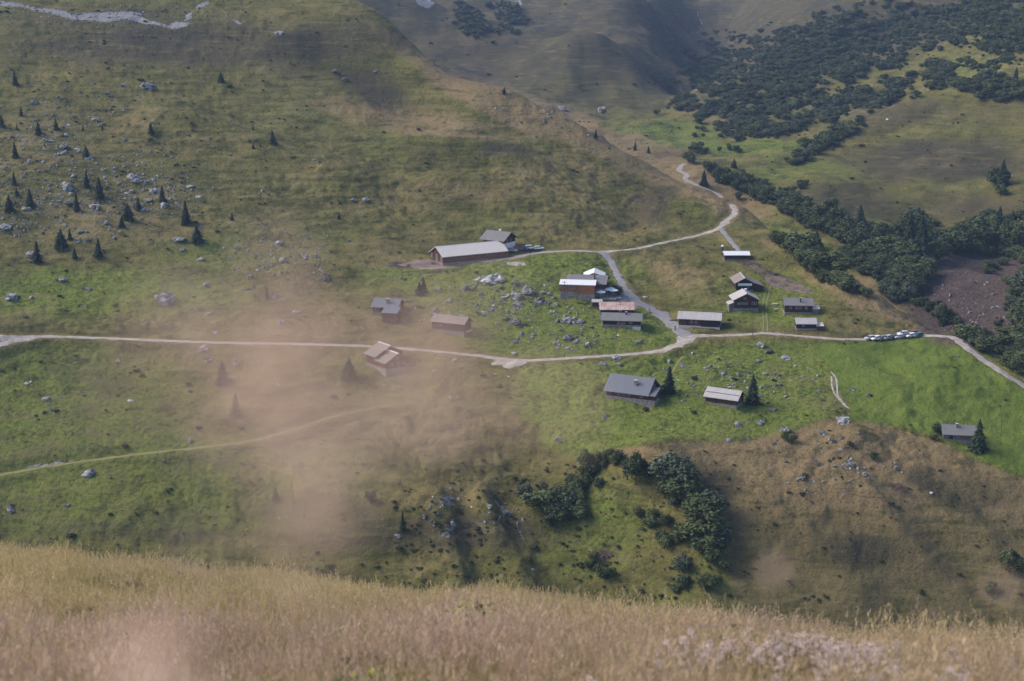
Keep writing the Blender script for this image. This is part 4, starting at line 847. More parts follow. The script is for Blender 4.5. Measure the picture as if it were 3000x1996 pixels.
def zone(u, v):
    if v > 1440: return 'on the dark bank above the foreground meadow'
    if u > 2280 and v < 1000: return 'in the ravine on the right'
    if v < 470 and u > 1300: return 'in the far valley'
    if u < 1000 and v < 800: return 'on the rocky left slope'
    if u < 1100 and v < 985: return 'on the green slope above the left road'
    if u < 1400 and v >= 985: return 'on the hillside below the left road'
    if u < 2000 and v < 1060: return 'on the hummocky meadow in the village'
    if u < 2420 and v < 1300: return 'on the meadow round the lower chalets'
    if v < 700: return 'by the far valley track'
    return 'on the brown knoll at right'
for i, (u, v, hp) in enumerate(SP):
    p = hit(u, v); o = plant('spruce_tree', SPRUCE[i % 5] if hp < 90 else SPRUCE[(i % 2) * 3], p, hp * scale_at(p) * 1.1, random.uniform(0, 6.28), 'tree', 'spruces')
    o.scale = (o.scale[0] * random.uniform(.95, 1.4), o.scale[1] * random.uniform(.95, 1.4), o.scale[2]); o.rotation_euler = (random.gauss(0, .03), random.gauss(0, .03), random.uniform(0, 6.28))
    items.append((u, o, zone(u, v), 'dark spruce tree'))
ord_label(items, 0)
# alder and willow bushes one can tell apart
BU = []
def along(pl, n, spread, h0, h1, kind):
    p = np.array(pl, float); seg = np.r_[0, np.cumsum(np.linalg.norm(np.diff(p, axis=0), axis=1))]
    for _ in range(n):
        s = random.uniform(0, seg[-1]); BU.append((np.interp(s, seg, p[:, 0]) + random.gauss(0, spread), np.interp(s, seg, p[:, 1]) + random.gauss(0, spread * .6), random.uniform(h0, h1), kind))
along([(2040,470),(2110,520),(2180,560),(2280,600),(2360,640),(2430,670)], 46, 16, 24, 42, 'A')
along([(2430,660),(2540,700),(2620,740),(2700,800),(2660,860)], 44, 26, 34, 62, 'A')
along([(2240,690),(2300,720),(2370,745),(2440,790)], 22, 9, 24, 44, 'A')
along([(2360,780),(2430,830),(2540,880)], 14, 10, 22, 36, 'A')
along([(2560,800),(2600,870),(2650,890),(2660,830)], 14, 12, 36, 56, 'W')
along([(2720,760),(2800,740),(2900,700),(3000,720)], 26, 18, 44, 80, 'A')
along([(2680,890),(2760,935),(2850,985),(2960,1040)], 24, 12, 22, 38, 'A')
along([(2985,930),(3005,1000),(2990,1050)], 9, 10, 40, 66, 'A')
along([(2890,560),(2950,540)], 6, 20, 34, 60, 'A')
along([(2020,440),(2100,440),(2180,450)], 14, 9, 14, 26, 'A')
along([(2260,555),(2330,560),(2370,545),(2280,585)], 10, 9, 16, 26, 'A')
along([(1720,1380),(1800,1362),(1870,1380),(1950,1400),(2010,1440)], 24, 12, 24, 50, 'A')
along([(1990,1420),(2040,1480),(2080,1560),(2060,1600)], 24, 14, 26, 52, 'A')
along([(2080,1560),(2110,1640),(2110,1700),(1990,1740)], 22, 16, 26, 52, 'A')
along([(1700,1380),(1720,1450),(1640,1500),(1600,1540)], 20, 18, 34, 56, 'A')
along([(1880,1520),(1940,1570),(1980,1620)], 10, 16, 34, 52, 'A')
along([(1560,1470),(1640,1440),(1760,1420)], 8, 14, 24, 40, 'W')
along([(1690,1640),(1760,1690),(1800,1710)], 7, 14, 30, 44, 'A')
along([(2940,1640),(2985,1700),(2890,1760)], 8, 14, 36, 60, 'A')
BU += [(1862, 1420, 92, 'T'), (1722, 1400, 74, 'T'), (1545, 1470, 60, 'W'), (2000, 1680, 60, 'W'), (2740, 1268, 36, 'A'), (2735, 1290, 24, 'A'), (1810, 868, 34, 'A'), (1800, 858, 26, 'A'), (2560, 1346, 26, 'A'), (2320, 1300, 36, 'A'), (2300, 1290, 30, 'A'), (1085, 1475, 40, 'W'), (1265, 748, 18, 'A'), (2490, 1310, 22, 'A')]
h3 = hits([b[:2] for b in BU]); items = []
for i, ((u, v, hp, k), p) in enumerate(zip(BU, h3)):
    ms = {'A': ALDER, 'W': WILLOW, 'T': TALL}[k]
    o = plant('alder_bush' if k != 'W' else 'willow_bush', ms[i % len(ms)], p, hp * scale_at(p), random.uniform(0, 6.28), 'bush', 'bushes in the ravines', random.uniform(.95, 1.35) if k != 'T' else .8)
    z = zone(u, v)
    if 1500 < u < 2140 and v > 1330: z = 'in the gully thicket above the meadow'
    elif 1780 < u < 1830 and v < 900: z = 'beside the inn terrace'
    items.append((u, o, z, {'A': 'dark green alder bush', 'W': 'pale grey-green willow bush', 'T': 'tall rounded alder'}[k]))
ord_label(items, 0)

# ------------------------------------------------------------------ scattered cover through geometry nodes (nobody could count it)
def scatter(name, label, pts, scl, rots, idx, sources):
    me = bpy.data.meshes.new(name); me.from_pydata([tuple(p) for p in pts], [], [])
    a = me.attributes.new('scl', 'FLOAT_VECTOR', 'POINT'); a.data.foreach_set('vector', np.asarray(scl, np.float32).ravel())
    a = me.attributes.new('rot', 'FLOAT_VECTOR', 'POINT'); a.data.foreach_set('vector', np.asarray(rots, np.float32).ravel())
    a = me.attributes.new('idx', 'INT', 'POINT'); a.data.foreach_set('value', np.asarray(idx, np.int32))
    o = bpy.data.objects.new(name, me); C.objects.link(o); tag(o, label, kind='stuff')
    ng = bpy.data.node_groups.new(name, 'GeometryNodeTree'); ng.interface.new_socket('Geometry', in_out='INPUT', socket_type='NodeSocketGeometry'); ng.interface.new_socket('Geometry', in_out='OUTPUT', socket_type='NodeSocketGeometry')
    N, K = ng.nodes, ng.links; gi, go = N.new('NodeGroupInput'), N.new('NodeGroupOutput'); join = N.new('GeometryNodeJoinGeometry')
    def attr(nm, t):
        n = N.new('GeometryNodeInputNamedAttribute'); n.data_type = t; n.inputs['Name'].default_value = nm; return n.outputs['Attribute']
    sc, ro, ix = attr('scl', 'FLOAT_VECTOR'), attr('rot', 'FLOAT_VECTOR'), attr('idx', 'INT')
    for k, src in enumerate(sources):
        so = bpy.data.objects.new(name + '_source', src)
        oi = N.new('GeometryNodeObjectInfo'); oi.inputs['Object'].default_value = so; oi.inputs['As Instance'].default_value = True
        cmp = N.new('FunctionNodeCompare'); cmp.data_type = 'INT'; cmp.operation = 'EQUAL'; K.new(ix, cmp.inputs[2]); cmp.inputs[3].default_value = k
        ip = N.new('GeometryNodeInstanceOnPoints'); K.new(gi.outputs[0], ip.inputs['Points']); K.new(cmp.outputs[0], ip.inputs['Selection']); K.new(oi.outputs['Geometry'], ip.inputs['Instance']); K.new(ro, ip.inputs['Rotation']); K.new(sc, ip.inputs['Scale'])
        K.new(ip.outputs[0], join.inputs[0])
    K.new(join.outputs[0], go.inputs[0]); md = o.modifiers.new('scatter', 'NODES'); md.node_group = ng
    return o
def joined(pair):   # crown and stems as one scatter source
    a, b = pair; me = bpy.data.meshes.new('bush'); v = [tuple(x.co) for x in a.vertices] + [tuple(x.co) for x in b.vertices]; n = len(a.vertices)
    me.from_pydata(v, [], [tuple(p.vertices) for p in a.polygons] + [tuple(i + n for i in p.vertices) for p in b.polygons])
    me.materials.append(a.materials[0]); me.materials.append(b.materials[0]); me.polygons.foreach_set('material_index', [0] * len(a.polygons) + [1] * len(b.polygons)); return me
def sample_px(n, field, seed):
    g = np.random.default_rng(seed); out = np.zeros((0, 2))
    while len(out) < n:
        q = np.c_[g.uniform(-150, 3150, 6000), g.uniform(-20, 1800, 6000)]; out = np.vstack([out, q[g.uniform(0, 1, 6000) < field(q[:, 0], q[:, 1])]])
    return out[:n]
THICK = [(2200,560,90,16,1.0,30),(2340,625,100,20,1.0,28),(2960,760,70,60,1.0),(2990,1040,50,60,1.0),(2860,1000,90,26,.9,30),(1990,1440,50,50,.55),(2060,1560,36,80,.6,-10),(1650,1500,60,30,.5),(2280,590,120,24,.9,28),(2450,670,130,30,1.0,22),(2600,760,120,60,1.0,25),(2680,700,60,60,.9),(2900,690,120,50,1.0,-10),(2980,900,40,120,.9),(2750,925,80,26,.8,35),(2960,985,70,30,.9,28),(2380,760,80,22,.8,28),(2480,840,60,16,.7,28),(2330,190,330,110,1.0,-18),(2120,200,110,90,1.0),(2560,120,260,60,.9,-14),(2800,60,260,70,.9,-10),(2250,330,200,40,.75,-18),(2500,300,230,40,.8,-16),(2230,385,110,26,1.0,-6),(2740,230,170,40,.6,-12),(2880,255,160,34,.9,8),(2420,420,110,24,.9,-28),(2950,90,100,90,1),(2140,300,60,40,.5),(1380,60,60,40,.9,50),(1480,50,70,35,.8,30),(1430,100,40,30,.7)]
def thick_field(u, v):
    b = blobs(u, v, THICK); return (1 - .9 * polymask(np.asarray(u, float), np.asarray(v, float), SCAR, 10)) * np.clip(b * 1.4 - .30 + .9 * fbm(u / 70, v / 26, 3, 61) * sstep(.05, .4, b), 0, 1)
tp = hits(sample_px(7600, thick_field, 5)); tp = tp[rsample(road_m, tp[:, 0], tp[:, 1]) < .05]; n = len(tp); hh = 1.2 + RNG.gamma(2.2, .75, n)
scatter('alder_thicket', 'dark green alder thicket covering the right valley side', tp, np.c_[hh * 1.8, hh * 1.8, hh], np.c_[np.zeros(n), np.zeros(n), RNG.uniform(0, 6.28, n)], np.where(RNG.uniform(0, 1, n) < .12, 4, RNG.integers(0, 4, n)), [joined(b) for b in ALDER + WILLOW[:1]])
def low_field(u, v):
    base = -.05 + 1.0 * fbm(u / 75, v / 34, 3, 63) + .3 * (v < 700) * (u < 900) + .35 * (u > 2200) * (v < 700) + .5 * (v > 1350) * (u > 1150) * (u < 2100) * (v < 1760)
    return np.clip(base, 0, 1) * (1 - .85 * np.clip(blobs(u, v, [(2700, 1130, 400, 140, 1.2), (2900, 1300, 220, 120, 1.2), (1300, 1180, 300, 100, .5), (1900, 1200, 300, 120, .7), (1650, 900, 300, 120, .5)]), 0, 1)) * (v < 1770)
low_src = [bush_meshes(s, 'heath', 150, .62, .13)[0] for s in (41, 42, 43)]
lp = hits(sample_px(2300, low_field, 6)); lp = lp[rsample(road_m, lp[:, 0], lp[:, 1]) < .3]; n = len(lp); hh = (.2 + RNG.gamma(2.0, .16, n)) * (1 + sstep(700, 1300, lp[:, 1]) * 1.4)
scatter('dwarf_shrubs', 'low dark dwarf shrubs and tussocks dotting the slopes', lp, np.c_[hh * 1.9, hh * 1.9, hh], np.c_[np.zeros(n), np.zeros(n), RNG.uniform(0, 6.28, n)], RNG.integers(0, 3, n), low_src)

# ------------------------------------------------------------------ boulders
def rock_mesh(seed, mat, sub=3):
    bm = bmesh.new(); bmesh.ops.create_icosphere(bm, subdivisions=sub, radius=.5); rn = np.random.default_rng(seed)
    planes = [(Vector(rn.normal(size=3)).normalized(), rn.uniform(.20, .42)) for _ in range(14)]
    co = np.array([v.co[:] for v in bm.verts]); d = .12 * fbm(co[:, 0] * 3 + seed, co[:, 1] * 3 + co[:, 2] * 4.1, 3, seed); d = d - .26 * np.exp(-(fbm(co[:, 0] * 2.2 + co[:, 2] * 1.3, co[:, 1] * 2.2 - co[:, 2] + seed, 2, seed + 5) / .09) ** 2)
    for v, q in zip(bm.verts, d):
        for nn, h in planes:
            t = v.co.dot(nn)
            if t > h: v.co -= nn * (t - h) * .9
        v.co *= 1 + q * 1.6
    me = bpy.data.meshes.new('boulder'); bm.to_mesh(me); bm.free(); me.materials.append(M[mat]); return me
RK = {'p': [rock_mesh(s, 'rock') for s in range(1, 8)], 'd': [rock_mesh(s, 'rock_dark') for s in range(11, 17)], 'w': [rock_mesh(s, 'rock_white') for s in range(21, 25)]}
RP = [(1360,852,30),(1382,850,18),(1545,848,28),(1480,874,24),(1515,880,38),(1590,860,22),(1612,866,18),(1622,874,18),(1420,921,28),(1440,910,22),(1310,886,20),(1660,950,38),(1682,947,28),(1700,950,26),(1636,945,18),(1640,970,18),(1722,1014,20),(1870,1005,22),(1662,1024,18),(1805,1052,26),(1810,1070,20),
      (2000,1076,18),(2067,1082,18),(2117,1097,20),(2242,1098,16),(2230,1020,32),(2303,1053,28),(2228,1246,30),(2472,1245,46),(2412,1276,32),(435,262,38),(285,354,28),(362,414,20),(140,415,22),(190,436,26),(186,452,20),(226,444,22),(258,468,22),(301,500,18),(195,560,42),(386,525,44),(402,538,28),(428,540,26),(383,566,26),(457,566,34),(432,590,28),(480,610,28),(556,552,24),(415,622,34),(272,615,38),(172,596,18),(194,598,18),(80,618,34),(308,658,24),(10,668,32),
      (236,682,22),(226,710,26),(256,710,26),(100,756,50),(520,706,36),(532,738,24),(588,764,28),(186,824,24),(36,882,46),(90,876,18),(474,884,52),(480,896,44),(603,840,22),(816,718,36),(824,768,34),(886,752,26),(892,762,18),(610,924,24),(870,918,28),(820,950,24),(597,1028,36),(608,1064,24),(688,1068,28),(815,1130,18),(345,1062,18),(136,1176,26),(556,1298,22),(480,1350,15),(256,1400,38),(1640,1292,24),(1163,1576,22),(820,100,24),(1645,322,34),(1762,332,30),(1036,592,30),(1070,590,22),(855,462,18),(920,472,18),(555,548,16),(630,980,20),(1330,1062,22),(1350,1080,18),(1270,1090,14),(1320,1170,16),(1340,1165,14)]
RD = [(1284,854,28),(1362,846,24),(1512,836,34),(1542,866,40),(1580,890,38),(1520,900,34),(1396,900,18),(1482,940,30),(1506,952,44),(1276,916,26),(1200,888,22),(1270,925,20),(1530,985,24),(1562,986,20),(1515,1006,30),(1662,998,36),(1690,1006,24),(1768,1070,24),(2142,1110,16),(2282,1104,16),(2272,1130,16),(2226,1164,18),(2252,1182,16),(2262,1206,22),(1775,1226,22),(2165,1250,28),(2186,1288,22),(2300,1268,38),(2258,1038,32),(2222,1060,18),(2270,1305,20),(2140,1296,26),
      (2402,1150,20),(2406,1174,15),(2498,1146,24),(2548,1162,18),(2498,1312,30),(2522,1292,15),(2486,1368,34),(2402,1366,24),(2532,1396,24),(2352,1406,28),(2476,1450,18),(2440,1295,18),(165,318,20),(100,306,24),(110,356,20),(362,254,20),(800,810,22),(730,816,24),(946,806,20),(957,824,34),(895,696,20),(730,850,22),(808,876,28),(262,850,24),(233,900,22),(72,930,16),(30,1498,40),(196,1486,18),(146,1206,16),(1100,210,30),(1010,235,26),(980,215,24)]
RW = [(1411,826,36),(1438,827,60),(1464,829,40),(1890,872,13),(1984,982,9),(1990,988,8),(1812,985,9),(1508,1040,20),(347,1062,16),(2268,1150,8),(1382,1488,9),(76,1126,12),(90,1122,12),(382,1176,14),(220,1066,9),(2728,1446,12),(2516,1388,8),(1790,1058,8),(1216,906,10),(370,570,16),(1060,618,8),(580,580,14),(1138,928,8),(1125,1130,8),(1155,1135,9),(1170,1134,8),(1450,1098,10),(1490,1105,9),(2600,352,10),(820,1520,9),(1560,1672,10),(2440,1203,10)]
items = []
allr = [(u, v, w, 'p') for u, v, w in RP] + [(u, v, w, 'd') for u, v, w in RD] + [(u, v, w, 'w') for u, v, w in RW]
h3 = hits([(a[0], a[1]) for a in allr])
for i, ((u, v, w, k), p) in enumerate(zip(allr, h3)):
    s = w * scale_at(p) * 1.28; sx, sz = s * random.uniform(.95, 1.3), s * random.uniform(.5, .85)
    o = link('boulder', RK[k][i % len(RK[k])], None, None, (p[0], p[1] + s * .25, p[2] + sz * .10), random.uniform(0, 6.28), (sx, s * random.uniform(.8, 1.1), sz))
    tag(o, None, 'boulder', 'boulders strewn over the slopes'); items.append((u, o, zone(u, v), ('large white boulder' if w > 30 else {'p': 'pale grey limestone boulder', 'd': 'mossy dark grey boulder', 'w': 'small white stone'}[k])))
ord_label(items, 0)
def stone_field(u, v):
    z = blobs(u, v, [(200,560,330,110,1),(420,560,150,70,1.6),(120,420,160,60,.9),(90,640,140,60,1),(820,760,160,50,.8),(1500,890,190,60,.9),(1650,990,120,50,.7),(260,330,200,60,.5),(2120,1110,200,50,.5),(1700,340,160,40,.9),(2420,1350,140,60,.25),(330,45,280,25,1),(1300,1490,60,50,.3),(1480,1510,60,40,.3),(2860,900,120,90,.5),(1840,400,140,50,.5),(1560,260,120,25,.6)])
    return np.clip(z + .25 * fbm(u / 30, v / 15, 2, 65) * (z > .1), 0, 1)
sp = hits(sample_px(4200, stone_field, 8)); sp = sp[rsample(road_m, sp[:, 0], sp[:, 1]) < .3]; n = len(sp); hh = RNG.gamma(2.0, .28, n) + .2
scatter('scattered_stones', 'small limestone rubble strewn among the grass', sp + np.array([0, 0, .05]), np.c_[hh * 1.2, hh, hh * .8], RNG.uniform(0, 6.28, (n, 3)) * np.array([.15, .15, 1]), RNG.integers(0, 4, n), [rock_mesh(61, 'rock', 2), rock_mesh(62, 'rock', 2), rock_mesh(63, 'rock_dark', 2), rock_mesh(64, 'rock', 2)])

# ------------------------------------------------------------------ foreground meadow
CAMH, FS = 0.95, 0.372
def ZF(x, y):
    x = np.asarray(x, float); y = np.asarray(y, float)
    yc = 20.0 + .05 * x + 1.2 * noise2(x / 7 + 3.1, 0 * x + .5, 77)
    lat = .031 + .0060 * x + .001 * np.exp(-((x + 1.2) / 1.5) ** 2) - .010 * np.exp(-((x - .3) / 1.3) ** 2)
    z = -CAMH - np.maximum(y, -8) * (FS + .020 + lat * sstep(2, 18, y)) + .10 * fbm(x / 3.2, y / 3.2, 3, 79)
    return z - .050 * np.maximum(y - yc, 0) ** 1.7
fy = np.r_[np.linspace(-6, 2, 12)[:-1], np.linspace(2, 30, 150), np.linspace(30, 60, 16)[1:]]; fx = np.linspace(-1, 1, 150)
fxx = fx[:, None] * (6 + .62 * np.maximum(fy, 0))[None]; fyy = np.broadcast_to(fy[None], fxx.shape)
fz = ZF(fxx, fyy); nr = len(fy); i = np.arange(len(fx) - 1)[:, None] * nr + np.arange(nr - 1)[None]
q = np.stack([i, i + nr, i + nr + 1, i + 1], -1).reshape(-1, 4)
me = bpy.data.meshes.new('meadow_ground'); me.from_pydata(np.stack([fxx, fyy, fz], -1).reshape(-1, 3).tolist(), [], q.tolist()); me.update()
M['meadow'] = plain('meadow_soil_and_thatch', (.30, .235, .14), .95, .3, 2.0, .5, .1)
tag(link('meadow_ground', me, 'meadow', smooth=True), 'foreground meadow ground falling away to its crest', kind='structure')
def grass_mat():
    m, t, N, K, B = nt('meadow_grass')
    g = N.new('ShaderNodeNewGeometry'); at = N.new('ShaderNodeAttribute'); at.attribute_name = 'tint'; sep = N.new('ShaderNodeSeparateColor'); K.new(at.outputs['Color'], sep.inputs[0])
    oi = N.new('ShaderNodeObjectInfo')
    sx = N.new('ShaderNodeSeparateXYZ'); K.new(g.outputs['Position'], sx.inputs[0]); n1 = math_n(N, K, 'ADD', noise_n(N, K, g.outputs['Position'], .38, 4, .6), math_n(N, K, 'MULTIPLY', math_n(N, K, 'SUBTRACT', 11.5, sx.outputs[1]), .018)); n2 = noise_n(N, K, g.outputs['Position'], 1.7, 3, .6)
    green = mixc(N, K, oi.outputs['Random'], (.235, .240, .058), (.340, .310, .090))
    straw = mixc(N, K, oi.outputs['Random'], (.55, .435, .255), (.47, .355, .20))
    pink = mixc(N, K, oi.outputs['Random'], (.58, .42, .34), (.46, .32, .25))
    c = mixc(N, K, math_n(N, K, 'MULTIPLY', sep.outputs[0], .92), green, mixc(N, K, ramp(N, K, n1, [(.42, 0.0), (.60, 1.0)]), straw, pink))
    c = mixc(N, K, ramp(N, K, n2, [(.52, 0.0), (.68, .55)]), c, mixc(N, K, .5, c, (.30, .27, .07)))
    K.new(c, B.inputs['Base Color']); B.inputs['Roughness'].default_value = .8; B.inputs['Specular IOR Level'].default_value = .15
    tr = N.new('ShaderNodeBsdfTranslucent'); K.new(c, tr.inputs['Color']); mx = N.new('ShaderNodeMixShader'); mx.inputs[0].default_value = .42
    K.new(B.outputs[0], mx.inputs[1]); K.new(tr.outputs[0], mx.inputs[2]); K.new(mx.outputs[0], N['Material Output'].inputs[0])
    return m
M['grass'] = grass_mat()
def tuft(seed, nb, ns, hb, hs, sp, name='tuft'):
    rn = random.Random(seed); v = []; f = []; tint = []
    def blade(x, y, h, w, lean, az, t0, t1, seg=3, head=0.0):
        ca, sa = math.cos(az), math.sin(az); pa = rn.random() * math.pi; px, py = math.cos(pa), math.sin(pa); b = len(v)
        for s in range(seg + 1):
            k = s / seg; ww = w * (1 - k * .85); o = lean * h * k * k; z = h * (k - .25 * lean * k * k)
            v.append((x + ca * o - px * ww, y + sa * o - py * ww, z)); v.append((x + ca * o + px * ww, y + sa * o + py * ww, z)); tint.extend([t0 + (t1 - t0) * k] * 2)
        for s in range(seg): f.append((b + 2 * s, b + 2 * s + 1, b + 2 * s + 3, b + 2 * s + 2))
        if head:
            ox, oy, oz = x + ca * lean * h, y + sa * lean * h, h * (1 - .25 * lean)
            for j in range(9):
                k = j / 9; zz = oz - head * (1 - k); a = rn.random() * 6.28; r = head * .22 * (1 - .75 * k) * rn.uniform(.5, 1.3); b = len(v); kk = (zz / max(oz, .01)) ** 2
                cx, cy = x + (ox - x) * kk, y + (oy - y) * kk
                v.extend([(cx, cy, zz), (cx + r * math.cos(a) - .0025, cy + r * math.sin(a), zz + r * .9), (cx + r * math.cos(a) + .0035, cy + r * math.sin(a) + .003, zz + r * .9 + .012)]); tint.extend([1, 1, 1]); f.append((b, b + 1, b + 2))
    for _ in range(nb):
        a = rn.random() * 6.28; r = sp * math.sqrt(rn.random()); blade(r * math.cos(a), r * math.sin(a), hb * rn.uniform(.5, 1.1), rn.uniform(.0011, .0024), rn.uniform(.1, .8), rn.random() * 6.28, rn.uniform(0, .2), rn.uniform(.05, .6))
    for _ in range(ns):
        a = rn.random() * 6.28; r = sp * math.sqrt(rn.random()); blade(r * math.cos(a), r * math.sin(a), hs * rn.uniform(.65, 1.1), .0009, rn.uniform(.05, .3), rn.random() * 6.28, .5, 1, 3, rn.uniform(.06, .12))
    me = tri_mesh(name, v, f, ['grass']); a = me.color_attributes.new('tint', 'FLOAT_COLOR', 'POINT'); t = np.array(tint); a.data.foreach_set('color', np.c_[t, t, t, np.ones_like(t)].astype(np.float32).ravel()); return me
TUFTS = [tuft(101, 30, 3, .17, .28, .10), tuft(102, 26, 6, .16, .33, .10), tuft(103, 34, 1, .13, .26, .11), tuft(104, 20, 8, .18, .38, .12), tuft(105, 34, 0, .15, .3, .10), tuft(106, 16, 0, .26, .3, .07)]
g = np.random.default_rng(12); gy_ = np.sqrt(g.uniform(2.2 ** 2, 24.5 ** 2, 90000)); gx_ = g.uniform(-1, 1, 90000) * (.44 * gy_ + 1.2)
den = np.clip(.75 + .5 * fbm(gx_ / 1.5, gy_ / 1.5, 2, 81), .25, 1); kp = g.uniform(0, 1, 90000) < den; gx_, gy_ = gx_[kp], gy_[kp]; n = len(gx_)
patch = fbm(gx_ / 3.0, gy_ / 2.0, 3, 83); gi_ = np.where(g.uniform(0, 1, n) < np.clip(.5 + patch, .1, .9), g.choice([1, 3, 0], n), g.choice([0, 2, 4, 2, 4, 5], n)); gs = g.uniform(.65, 1.15, n) * (1 + .35 * fbm(gx_ / .9, gy_ / .9, 2, 85))
scatter('meadow_grass', 'tall dry grass with pinkish seed heads in the foreground meadow', np.c_[gx_, gy_, ZF(gx_, gy_) - .01], np.c_[gs, gs, gs * g.uniform(.8, 1.2, n)], np.c_[g.normal(0, .08, n), g.normal(0, .08, n), g.uniform(0, 6.28, n)], gi_, TUFTS)
# umbel flowers
M['umbel'] = plain('umbel_florets', (.50, .40, .37), .9, .4, 40, 0, .1); M['umbel_white'] = plain('white_florets', (.58, .54, .50), .9, .15, 40, 0, .1); M['stem'] = plain('flower_stem', (.13, .13, .05), .9, .3, 30, 0, .1)
def umbel_meshes(seed, mat, fluffy=False):
    rn = random.Random(seed); v = []; f = []; st = MB(); h = 1.0
    st.tube([(0, 0, 0), (.03, .01, .5), (.02, .02, .92)], [.008, .007, .005], 5)
    heads = [(.02, .02, 1.0, .062)] + [(rn.uniform(-.12, .12), rn.uniform(-.12, .12), rn.uniform(.80, .97), rn.uniform(.035, .055)) for _ in range(3)]
    for hx, hy, hz, hr in heads:
        st.tube([(.025, .015, .70), (hx, hy, hz - .02)], [.005, .003], 4)
        for _ in range(34):
            a = rn.random() * 6.28; r = hr * math.sqrt(rn.random()); z = hz + (.02 - (r / hr) ** 2 * .03 if not fluffy else rn.uniform(-.04, .045)); s = rn.uniform(.007, .013); b = len(v); x, y = hx + r * math.cos(a), hy + r * math.sin(a)
            v += [(x - s, y - s * .6, z), (x + s * .8, y - s, z + .004), (x + s, y + s * .7, z), (x - s * .7, y + s, z + .006)]; f.append((b, b + 1, b + 2, b + 3))
    cr = tri_mesh('umbel', v, f, [mat]); sm = st.mesh('stem'); sm.materials.append(M['stem']); return cr, sm
UMB = [umbel_meshes(201, 'umbel', True), umbel_meshes(202, 'umbel', True), umbel_meshes(203, 'umbel_white'), umbel_meshes(204, 'umbel_white')]
def fore(u, v, top=.0):
    """ground point of the meadow under a head seen at pixel (u, v) that stands 'top' above it"""
    d = ray(u, v); t = np.linspace(2, 40, 3000); px, py, pz = d[0] * t, d[1] * t, d[2] * t; k = np.argmax(pz < ZF(px, py) + top); return np.array([px[k], py[k], float(ZF(px[k], py[k]))])
FL = [(125,1573,2),(132,1568,2),(255,1557,2),(338,1574,3),(452,1585,2),(500,1580,2),(518,1580,2),(392,1605,2),(408,1612,2),(600,1602,2),(610,1610,2),(660,1572,3),(780,1625,3),(800,1628,3),(770,1750,2),(185,1660,2),(292,1664,2),(325,1705,2),(335,1700,2),(375,1690,2),(880,1725,2),(890,1720,2),(1270,1715,2),(1110,1685,3),(1340,1690,3),(2440,1812,2),(2400,1842,2),(2800,1765,3),(2070,1778,2),(2190,1798,2),(2220,1820,2),(2055,1840,2),(2340,1808,2)]
items = []
for i, (u, v, k) in enumerate(FL):
    hgt = random.uniform(.20, .28); p = fore(u, v, hgt * .95); o = empty('umbel_flower', p, random.uniform(0, 6.28)); o.scale = (hgt,) * 3; tag(o, None, 'flower', 'single umbels in the meadow')
    ms = UMB[2 + i % 2]; link('umbel', ms[0], None, o); link('stem', ms[1], None, o); items.append((u, o, 'on the left half of the foreground meadow' if u < 1450 else 'on the right half of the foreground meadow', 'single white umbel flower'))
ord_label(items, 0)
g = np.random.default_rng(21); pts = []
for cu, cv, ru, rv, nn in [(2080,1885,120,20,60),(2260,1875,110,18,80),(2340,1885,110,16,70),(2480,1905,90,22,90),(2560,1915,70,18,60),(2450,1950,130,16,80),(2620,1955,140,14,70),(2740,1960,60,14,40),(2830,1985,60,10,30),(2030,1930,60,20,20),(2600,1990,160,8,30),(2280,1965,120,18,20),(2150,1820,160,26,26),(2790,1912,40,10,10),(2000,1990,300,8,14)]:
    for _ in range(int(nn * (.30 if cv < 1940 else .14))): pts.append(fore(g.normal(cu, ru * .75), min(g.normal(cv - 8, rv * .8), 2030), .33))
pts = np.array(pts); n = len(pts); gs = g.uniform(.25, .37, n)
scatter('flower_patch', 'dense band of faded pinkish-white flower heads at lower right', pts, np.c_[gs, gs, gs], np.c_[g.normal(0, .1, n), g.normal(0, .1, n), g.uniform(0, 6.28, n)], g.integers(0, 2, n), [joined(UMB[0]), joined(UMB[1])])
# weeds and lone umbels through the grass
M['leafy'] = leaf_mat('leafy_herb', (.20, .23, .04), (.28, .28, .07)); M['weed'] = leaf_mat('dark_weed', (.09, .115, .045), (.17, .18, .08)); M['dock'] = plain('brown_dock_seed', (.15, .075, .05), .9, .3, 30, 0, .1)
def weed_field(n, seed):
    g = np.random.default_rng(seed); y = np.sqrt(g.uniform(5 ** 2, 21 ** 2, n * 4)); x = g.uniform(-1, 1, n * 4) * (.42 * y + .5); k = np.argsort(-fbm(x / 2.2, y / 2.2, 2, seed))[:n]; return np.c_[x[k], y[k], ZF(x[k], y[k]) - .01], g
wp, g = weed_field(420, 141); n = len(wp); ws = g.uniform(.10, .20, n)
scatter('meadow_weeds', 'green leafy weeds scattered through the foreground grass', wp, np.c_[ws * 1.2, ws * 1.2, ws], np.c_[np.zeros(n), np.zeros(n), g.uniform(0, 6.28, n)], g.integers(0, 3, n), [bush_meshes(151, 'leafy', 70, .8, .11)[0], bush_meshes(152, 'weed', 90, .9, .10)[0], bush_meshes(153, 'weed', 60, 1.2, .08)[0]])
wp, g = weed_field(260, 143); wp = wp[g.permutation(260)[:150]]; n = len(wp); ws = g.uniform(.16, .26, n)
scatter('meadow_flowers', 'small pale flower heads dotted through the foreground grass', wp, np.c_[ws, ws, ws], np.c_[g.normal(0, .1, n), g.normal(0, .1, n), g.uniform(0, 6.28, n)], g.integers(0, 3, n), [joined(UMB[0]), joined(UMB[1]), joined(UMB[2])])
